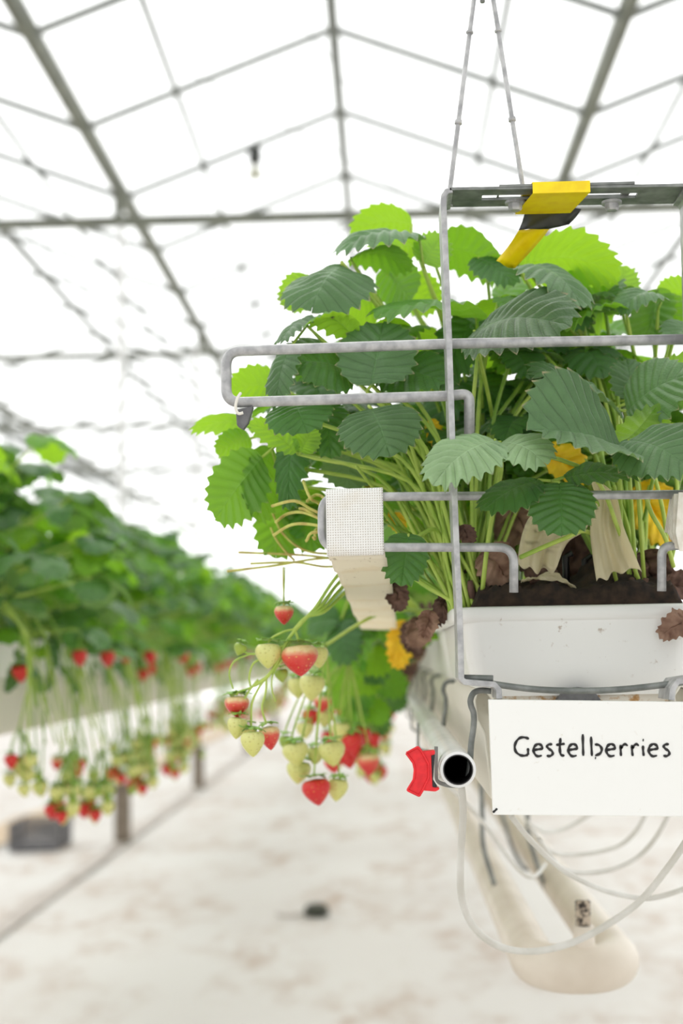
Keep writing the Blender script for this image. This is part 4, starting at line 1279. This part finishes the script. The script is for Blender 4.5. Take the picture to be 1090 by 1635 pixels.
scrap('dead_leaf', 'large brown dead leaf standing behind the black drip stakes', 'dead leaf', None, [(925, 800, 0), (920, 860, 0), (915, 940, 0)], 90, 1.74, 'dead', seed=14)
for i in range(10):
    scrap('dead_leaf', 'shrivelled brown dead leaf hanging along the left side of the right row trays', 'dead leaf', 'dead leaves along the right row',
          [(668 - i * 3.5, 985 + i * 6, 0), (660 - i * 3, 1005 + i * 7, 0), (662 - i * 2.6, 1035 + i * 9, 0)], 36 - i, 1.95 + i * .22, 'dead' if i % 3 else 'dead_pale', seed=20 + i)
scrap('old_leaf', 'yellow old leaf hanging behind the lower end of the trailing band', 'old leaf', None, [(642, 990, 0), (640, 1025, 0), (634, 1068, 0)], 34, 2.2, 'yleaf', seed=40, crumple=.08)
scrap('old_leaf', 'bright yellow old leaf behind the right lower rod', 'old leaf', None, [(1015, 775, 0), (1045, 810, 0), (1076, 862, 0)], 66, 1.72, 'yleaf', seed=41, crumple=.08)
scrap('old_leaf', 'yellow old leaf peeking out under the big grey-green leaf', 'old leaf', None, [(870, 715, 0), (900, 740, 0), (940, 765, 0)], 46, 1.68, 'yleaf', seed=42, crumple=.08)
scrap('old_leaf', 'yellow leaf bit between the stalks right of the flat bar', 'old leaf', None, [(688, 670, 0), (694, 690, 0), (700, 715, 0)], 22, 1.7, 'yleaf', seed=43, crumple=.08)
scrap('old_leaf', 'small yellow leaf bit among stalks above the white webbing', 'old leaf', None, [(585, 740, 0), (588, 765, 0), (590, 785, 0)], 18, 1.74, 'yleaf', seed=44, crumple=.08)
scrap('old_leaf', 'yellow leaf bit between stalks just right of the white webbing', 'old leaf', None, [(628, 800, 0), (634, 820, 0), (640, 850, 0)], 26, 1.76, 'yleaf', seed=45, crumple=.08)
drape('papery_leaf', 'large pale papery dried leaf draped from the lower rod to the peat', 'dry leaf', [(938, 758, -.02), (950, 795, 0), (942, 840, 0), (946, 885, 0), (952, 928, 0)], [(965, 775, -.02), (985, 795, 0), (995, 840, 0), (1010, 880, 0), (1022, 908, 0)], 1.572, 'papery', 1)
drape('papery_leaf', 'pale papery dried leaf drooping behind the dark front leaflet', 'dry leaf', [(870, 800, 0), (842, 830, 0), (830, 865, 0), (826, 900, 0)], [(958, 800, 0), (935, 845, 0), (905, 868, 0), (888, 915, 0)], 1.578, 'papery', 4)
scrap('papery_leaf', 'thin pale dry leaf lying flat on the peat', 'dry leaf', None, [(832, 928, 0), (870, 934, 0), (925, 938, 0)], 12, 1.60, 'papery', n=(0, -.3, 1), seed=52, crumple=.05, tooth=0)
for x, y in ((903, 900), (934, 905)):
    c = P(x, y, 1.66); mb = MB(); mb.tube([V((c.x, c.y, RIMZ - .02)), c + V((0, 0, .008)), c + V((.008, 0, .012))], .0042, 8)
    tag(mb.build('drip_stake', M['black'], origin=V((c.x, c.y, RIMZ - .02))), 'black drip stake %s between the two papery leaves' % ('with a hooked top, on the left' if x < 920 else 'on the right'), 'stake')

# ------------------------------------------------------------------ strawberries
def berry_mesh(mb, c, axis, w, h, seed=0, wide=1.0, point=.8):
    """heart-shaped berry hanging from c along axis"""
    axis = V(axis).normalized()
    a = V((1, 0, 0)) if abs(axis.x) < .8 else V((0, 1, 0))
    ex = (a - axis * a.dot(axis)).normalized(); ey = axis.cross(ex)
    rr = random.Random(seed); ph = rr.uniform(0, 6); am = rr.uniform(.03, .08)
    rows, uvs = [], []
    nr, seg = 16, 24
    for i in range(nr + 1):
        t = i / nr
        r = (math.sin(PI * min(1, t ** .72)) ** .72) * (1 - .22 * t * point) if 0 < t < 1 else 0.001
        z = t * h + .06 * h * math.cos(t * PI) * 0
        row, uv = [], []
        for k in range(seg):
            an = 2 * PI * k / seg
            q = r * w / 2 * (1 + am * math.sin(2 * an + ph) + .02 * math.sin(5 * an + ph * 2))
            dip = -.07 * h * (1 - t) ** 6
            row.append(c + axis * (z + dip * -1 * (0 if r > .6 else 1)) + ex * q * math.cos(an) + ey * q * math.sin(an))
            uv.append((k / seg, t))
        rows.append(row); uvs.append(uv)
    b = len(mb.v)
    mb.grid([r + [r[0]] for r in rows], [u + [(1, u[0][1])] for u in uvs])

def calyx_mesh(mb, c, axis, w, seed=0):
    axis = V(axis).normalized(); rr = random.Random(seed)
    a = V((1, 0, 0)) if abs(axis.x) < .8 else V((0, 1, 0))
    ex = (a - axis * a.dot(axis)).normalized(); ey = axis.cross(ex)
    n = 9
    for k in range(n):
        an = 2 * PI * k / n + rr.uniform(-.15, .15)
        d = ex * math.cos(an) + ey * math.sin(an); s = axis.cross(d)
        L = w * .5 * rr.uniform(.8, 1.15); lift = rr.uniform(-.5, .15)
        rows = []
        for i in range(5):
            t = i / 4
            wd = .16 * w * math.sin(PI * (t * .8 + .18)) * (1 if t < 1 else .1)
            p = c - axis * .002 + d * (L * t) + axis * (L * (.35 * t * t + lift * t * t * t) - .001)
            rows.append([p - s * wd, p - axis * .0006, p + s * wd])
        mb.grid(rows)

def add_berry(t, c, axis, w, h, kind, seed, label=None):
    mb = MB(); berry_mesh(mb, V(c), axis, w, h, seed)
    o = mb.build('strawberry', M['berry_' + kind], t, smooth=True)
    if label: o['label'] = label
    mb = MB(); calyx_mesh(mb, V(c), axis, w, seed); mb.build('calyx', M['calyx'], o, solid=.0004)
    return o

# truss nearest the camera, out over the band
Yt = 1.70
t = thing('strawberry_truss', P(530, 915, Yt), 'nearest fruit truss, big half-red berry above pale ones, out over the aisle', 'fruit truss', 'fruit trusses of the right row')
s = lambda x, y, d=0: P(x, y, Yt + d)
def sb(name, pts, r):
    mb = MB(); mb.tube(spline(pts, 6), r, 8); mb.build(name, M['stem'], t)
for k in range(4):
    sb('stalk', [s(556 + k * 7, 898 + k * 8, .02 * k), s(530 + k * 5, 930 + k * 7, .01 * k), s(505 + k * 4, 968 + k * 3), s(490, 985), s(470, 1005)], .0022)
sb('stalk', [s(490, 985), s(468, 1010), s(455, 1030), s(440, 1062), s(425, 1082), s(405, 1095)], .0022)
sb('stalk', [s(470, 1005), s(455, 1008), s(435, 1018), s(428, 1026)], .0014)
sb('stalk', [s(470, 1005), s(474, 1015), s(476, 1024)], .0016)
sb('stalk', [s(455, 1030), s(420, 1042), s(398, 1044), s(386, 1038)], .0013)
sb('stalk', [s(425, 1082), s(400, 1098), s(382, 1104), s(377, 1110)], .0013)
sb('stalk', [s(400, 1044), s(375, 1055), s(366, 1075), s(372, 1100)], .0011)
sb('stalk', [s(425, 1082), s(412, 1100), s(402, 1125), s(401, 1165)], .0013)
sb('stalk', [s(425, 1082), s(424, 1105), s(418, 1130), s(425, 1155)], .0013)
sb('stalk', [s(412, 1085), s(400, 1100), s(388, 1120), s(382, 1143)], .0012)
sb('stalk', [s(420, 1050), s(404, 1060), s(398, 1080), s(400, 1096)], .0012)
sb('stalk', [s(465, 1020), s(452, 1050), s(436, 1076), s(434, 1100), s(440, 1120)], .0010)
pxm = Yt / FPX
for x, y, wd, h, ax, kind, d, lab in (
    (476, 1026, 60, 54, (.08, -.1, -1), 'blush', 0, 'big half-red strawberry'), (428, 1024, 42, 44, (0, -.1, -1), 'pale', .0, 'pale green-white strawberry'),
    (506, 1030, 38, 38, (.1, 0, -1), 'pale', .035, 'pale strawberry behind the big red one'), (387, 1026, 22, 22, (-.4, 0, -1), 'green', 0, 'tiny green strawberry'), (378, 1108, 46, 38, (0, 0, -1), 'blush', .01, 'squat blushing strawberry'),
    (380, 1142, 34, 38, (-.1, 0, -1), 'pale', .0, 'pale strawberry'), (396, 1155, 30, 36, (0, 0, -1), 'pale', .03, 'pale strawberry half hidden'), (402, 1164, 40, 44, (.05, -.1, -1), 'pale', -.015, 'pointed pale strawberry'),
    (428, 1156, 38, 42, (.1, 0, -1), 'blush', .02, 'blushing strawberry'), (448, 1066, 24, 24, (.1, 0, -1), 'green', .02, 'tiny green strawberry')):
    add_berry(t, s(x, y, d), ax, wd * pxm, h * pxm, kind, x + y, lab)
c0 = s(453, 964, .02)
t = thing('single_strawberry', c0, 'lone blushing strawberry hanging above the nearest fruit truss', 'strawberry')
add_berry(t, c0, (0, 0, -1), 32 * pxm, 34 * pxm, 'blush', 3)
mb = MB(); mb.tube(spline([s(455, 905, .04), s(454, 935, .02), c0], 6), .0008, 6); mb.build('thread_stalk', M['stem2'], t)

def truss(label, node, berries, Y, group, root=None):
    t = thing('strawberry_truss', P(node[0], node[1], Y), label, 'fruit truss', group)
    nd = P(node[0], node[1], Y)
    rt = root or V((.07, Y + .05, RIMZ + .01))
    mb = MB(); mb.tube(spline([rt, rt.lerp(nd, .5) + V((0, 0, .02)), nd], 8), .0024, 7); mb.build('stalk', M['stem'], t)
    for i, (x, y, wd, h, kind, d) in enumerate(berries):
        c = P(x, y, Y + d)
        mb = MB(); mb.tube(spline([nd, nd.lerp(c, .5) + V((0, 0, .012)), c + V((0, 0, .012)), c], 5), .0013, 6); mb.build('stalk', M['stem'], t)
        add_berry(t, c, (random.Random(i).uniform(-.2, .2), 0, -1), wd / FPX * Y, h / FPX * Y, kind, i + int(x))
    return t
truss('second truss, blurred pale berries with a red heart berry lowest', (520, 1030),
      [(502, 1240, 48, 46, 'red', 0), (541, 1240, 36, 40, 'pale', .03), (468, 1182, 44, 42, 'pale', 0), (478, 1212, 44, 40, 'pale', .03), (500, 1074, 42, 44, 'pale', -.05), (474, 1078, 36, 38, 'pale', .03), (527, 1180, 44, 44, 'pale', 0), (458, 1172, 26, 28, 'green', .05), (505, 1190, 30, 32, 'pale', .03)], 1.98, 'fruit trusses of the right row')
truss('third truss, blurred cluster of red and pale berries left of the red clip', (556, 1050),
      [(560, 1168, 40, 42, 'red', 0), (578, 1158, 34, 38, 'red', .05), (552, 1190, 36, 38, 'red', .03), (545, 1150, 34, 36, 'pale', 0), (520, 1130, 34, 32, 'pale', .04), (587, 1200, 36, 38, 'blush', 0), (530, 1205, 34, 30, 'blush', .03), (515, 1108, 30, 30, 'blush', 0), (578, 1190, 34, 38, 'pale', .06), (496, 1130, 30, 32, 'red', .04), (486, 1150, 32, 30, 'pale', .0)], 2.3, 'fruit trusses of the right row')
truss('fourth truss, small blurred red berries just left of the aisle strip', (580, 1055),
      [(592, 1168, 26, 30, 'red', 0), (580, 1130, 28, 28, 'red', .05), (560, 1120, 26, 26, 'pale', .0), (598, 1150, 24, 28, 'red', .1), (565, 1140, 26, 28, 'blush', 0), (585, 1186, 26, 26, 'green', 0), (540, 1118, 24, 26, 'red', 0)], 2.75, 'fruit trusses of the right row')

# ------------------------------------------------------------------ prototype plants and trusses for the rows behind
def proto_plant(seed, leafed, n=34):
    rr = random.Random(seed)
    t = thing('strawberry_plant', V((0, 0, 0)), 'x', 'plant', 'x')
    allmb = [MB(), MB(), MB()]
    stm = MB()
    i = 0
    while i < n:
        a = rr.uniform(0, 2 * PI); rad = .30 * math.sqrt(rr.uniform(.02, 1))
        top = .44 * math.sqrt(max(0, 1 - (rad / .34) ** 2))
        hgt = top * rr.uniform(.45, 1.0)
        if rad > .2 and rr.random() < .45: hgt = rr.uniform(-.03, .2)
        nd = V((rad * math.cos(a), rad * math.sin(a) * .75, hgt))
        o = V((math.cos(a), math.sin(a), rr.uniform(-.2, .2)))
        up = V((math.cos(a) * .5, math.sin(a) * .5, 1))
        mi = rr.choice([0, 0, 1, 1, 1, 2])
        mb = MB() if leafed else allmb[mi]
        trifoliate(mb, nd, o, up, rr.uniform(.062, .092), rr, K=5, sub=3, ns=3, droop=.55)
        sb_ = MB() if leafed else stm
        m1 = V((nd.x * .4, nd.y * .4, nd.z * .6))
        sb_.tube(spline([V((nd.x * .08, nd.y * .08, 0)), m1, nd], 4), .0022, 5)
        if leafed:
            lo = mb.build('leaf', M[('leaf_mid', 'leaf_dark', 'leaf_young')[mi]], t)
            sb_.build('leaf_stalk', M['stem'], lo)
        i += 1
    if not leafed:
        for mi in range(3):
            o = allmb[mi].build('foliage', M[('leaf_mid', 'leaf_dark', 'leaf_young')[mi]], t)
            o['kind'] = 'stuff'
        o = stm.build('leaf_stalk', M['stem'], t)
        o['kind'] = 'stuff'
    return t

def proto_truss(seed, n=12):
    """fruit stalks arching over the tray edge towards +x, then hanging down to a tight cluster"""
    rr = random.Random(seed)
    t = thing('strawberry_truss', V((0, 0, 0)), 'x', 'fruit truss', 'x')
    low = V((.17 + rr.uniform(-.03, .05), rr.uniform(-.04, .04), -rr.uniform(.26, .37)))
    for k in range(6):                                     # bare stalks over the edge
        y = rr.uniform(-.1, .1)
        e = V((.16 + rr.uniform(-.02, .06), y * 1.1, low.z + rr.uniform(.0, .2)))
        mb = MB(); mb.tube(spline([V((-.02, y * .5, .02)), V((.08, y * .8, .07 + rr.uniform(-.03, .03))), V((.15, y, .02)), V((.165, y, -.05)), e], 6), .002, 6); mb.build('stalk', M['stem' if k % 2 else 'stem2'], t)
    nd = low + V((0, 0, .09))
    mb = MB(); mb.tube(spline([V((0, 0, 0)), V((.08, 0, .06)), V((.15, 0, .02)), V((.17, low.y * .5, -.05)), nd], 6), .0026, 6); mb.build('stalk', M['stem'], t)
    for i in range(n):
        c = low + V((rr.gauss(0, .026), rr.gauss(0, .032), rr.uniform(-.035, .055)))
        if i < (seed % 2) + 1: c = V((low.x, rr.uniform(-.08, .08), -rr.uniform(.01, .08)))
        mb = MB(); mb.tube(spline([nd if i > seed % 2 else V((.15, c.y, .02)), nd.lerp(c, .5) + V((0, 0, .015)) if i > seed % 2 else c + V((0, 0, .04)), c + V((0, 0, .012)), c], 4), .0014, 5); mb.build('stalk', M['stem2'], t)
        kind = rr.choice(['red', 'pale', 'pale', 'blush', 'green', 'green', 'pale', 'green', 'pale'])
        if i < (seed % 2) + 1: kind = rr.choice(['red', 'blush'])
        sz = rr.uniform(.028, .038) if kind != 'green' else rr.uniform(.014, .024)
        mb = MB(); berry_mesh(mb, c, (rr.uniform(-.2, .2), rr.uniform(-.2, .2), -1), sz, sz * 1.1, seed + i)
        o = mb.build('strawberry', M['berry_' + kind], t)
        mb = MB(); calyx_mesh(mb, c, (0, 0, -1), sz * 1.2, i); mb.build('calyx', M['calyx'], o)
    for i in range(2):                                     # a leaf or two hanging with the fruit
        mb = MB(); c = V((.13, rr.uniform(-.1, .1), -rr.uniform(0, .12)))
        leaflet(mb, c, c + V((rr.uniform(-.02, .05), rr.uniform(-.03, .03), -.06)), (1, rr.uniform(-.5, .5), .3), .045, 5, 3, 3, rnd=rr)
        mb.build('leaf', M['leaf_dark'], t)
    return t

near = [proto_plant(100 + i, True) for i in range(4)]
far = [proto_plant(200 + i, False, 36) for i in range(4)]
ptr = [proto_truss(300 + i, 12 + i % 3) for i in range(5)]
used = set()
def put(pro, loc, rotz, label, group, scale=None):
    if id(pro) in used: return dup(pro, loc=loc, rotz=rotz, label=label, group=group, scale=scale)
    used.add(id(pro))
    pro.location = loc; pro.rotation_euler = (0, 0, rotz); pro['label'] = label; pro['group'] = group
    if scale: pro.scale = (scale,) * 3
    return pro
rp = random.Random(77)
ordn = ['first', 'second', 'third', 'fourth', 'fifth', 'sixth', 'seventh', 'eighth', 'ninth', 'tenth']
# left row
y = 2.75; i = 0
while y < 24:
    nearby = i < 10
    pro = rp.choice(near if nearby else far)
    lab = ('%s leafy strawberry plant from the picture edge along the left row' % ordn[i]) if nearby else 'small blurred strawberry plant far along the left row'
    put(pro, (LXC + rp.uniform(-.03, .03), y, RIMZ - .01), rp.uniform(0, 6.28), lab, 'strawberry plants of the left row' if nearby else 'far strawberry plants of the left row', (1.22 if i < 4 else 1.1) * rp.uniform(.97, 1.05))
    y += .25 if nearby else .33; i += 1
y = 2.95; i = 0
while y < 15:
    lab = ('%s hanging fruit truss from the picture edge along the left row' % ordn[i]) if i < 8 else 'blurred hanging fruit truss far along the left row'
    put(rp.choice(ptr), (LXC + .06, y, RIMZ), rp.uniform(-.25, .25), lab, 'fruit trusses of the left row' if i < 8 else 'far fruit trusses of the left row', rp.uniform(.9, 1.15))
    y += .21 if i < 12 else .45; i += 1
# right row behind the front plants
y = 2.5; i = 0
while y < 16:
    put(rp.choice(near if i < 4 else far), (TXC + rp.uniform(-.03, .02), y, RIMZ - .01), rp.uniform(0, 6.28),
        ('%s strawberry plant behind the front plants in the right row' % ordn[i]) if i < 4 else 'strawberry plant deep in the right row, hidden behind the front foliage', 'strawberry plants of the right row' if i < 4 else 'deep strawberry plants of the right row', rp.uniform(.9, 1.0))
    y += .27 if i < 8 else .4; i += 1
y = 3.0
while y < 9:
    put(rp.choice(ptr), (TXC - .12 + rp.uniform(-.05, .05), y, RIMZ), PI + rp.uniform(-.5, .5), 'blurred fruit truss far down the aisle side of the right row', 'far fruit trusses of the right row', .9)
    y += .4

for p in near + far + ptr:
    if id(p) not in used:
        for ch in list(p.children_recursive): bpy.data.objects.remove(ch)
        bpy.data.objects.remove(p)
for o in sc.objects:
    if '_org' in o: del o['_org']
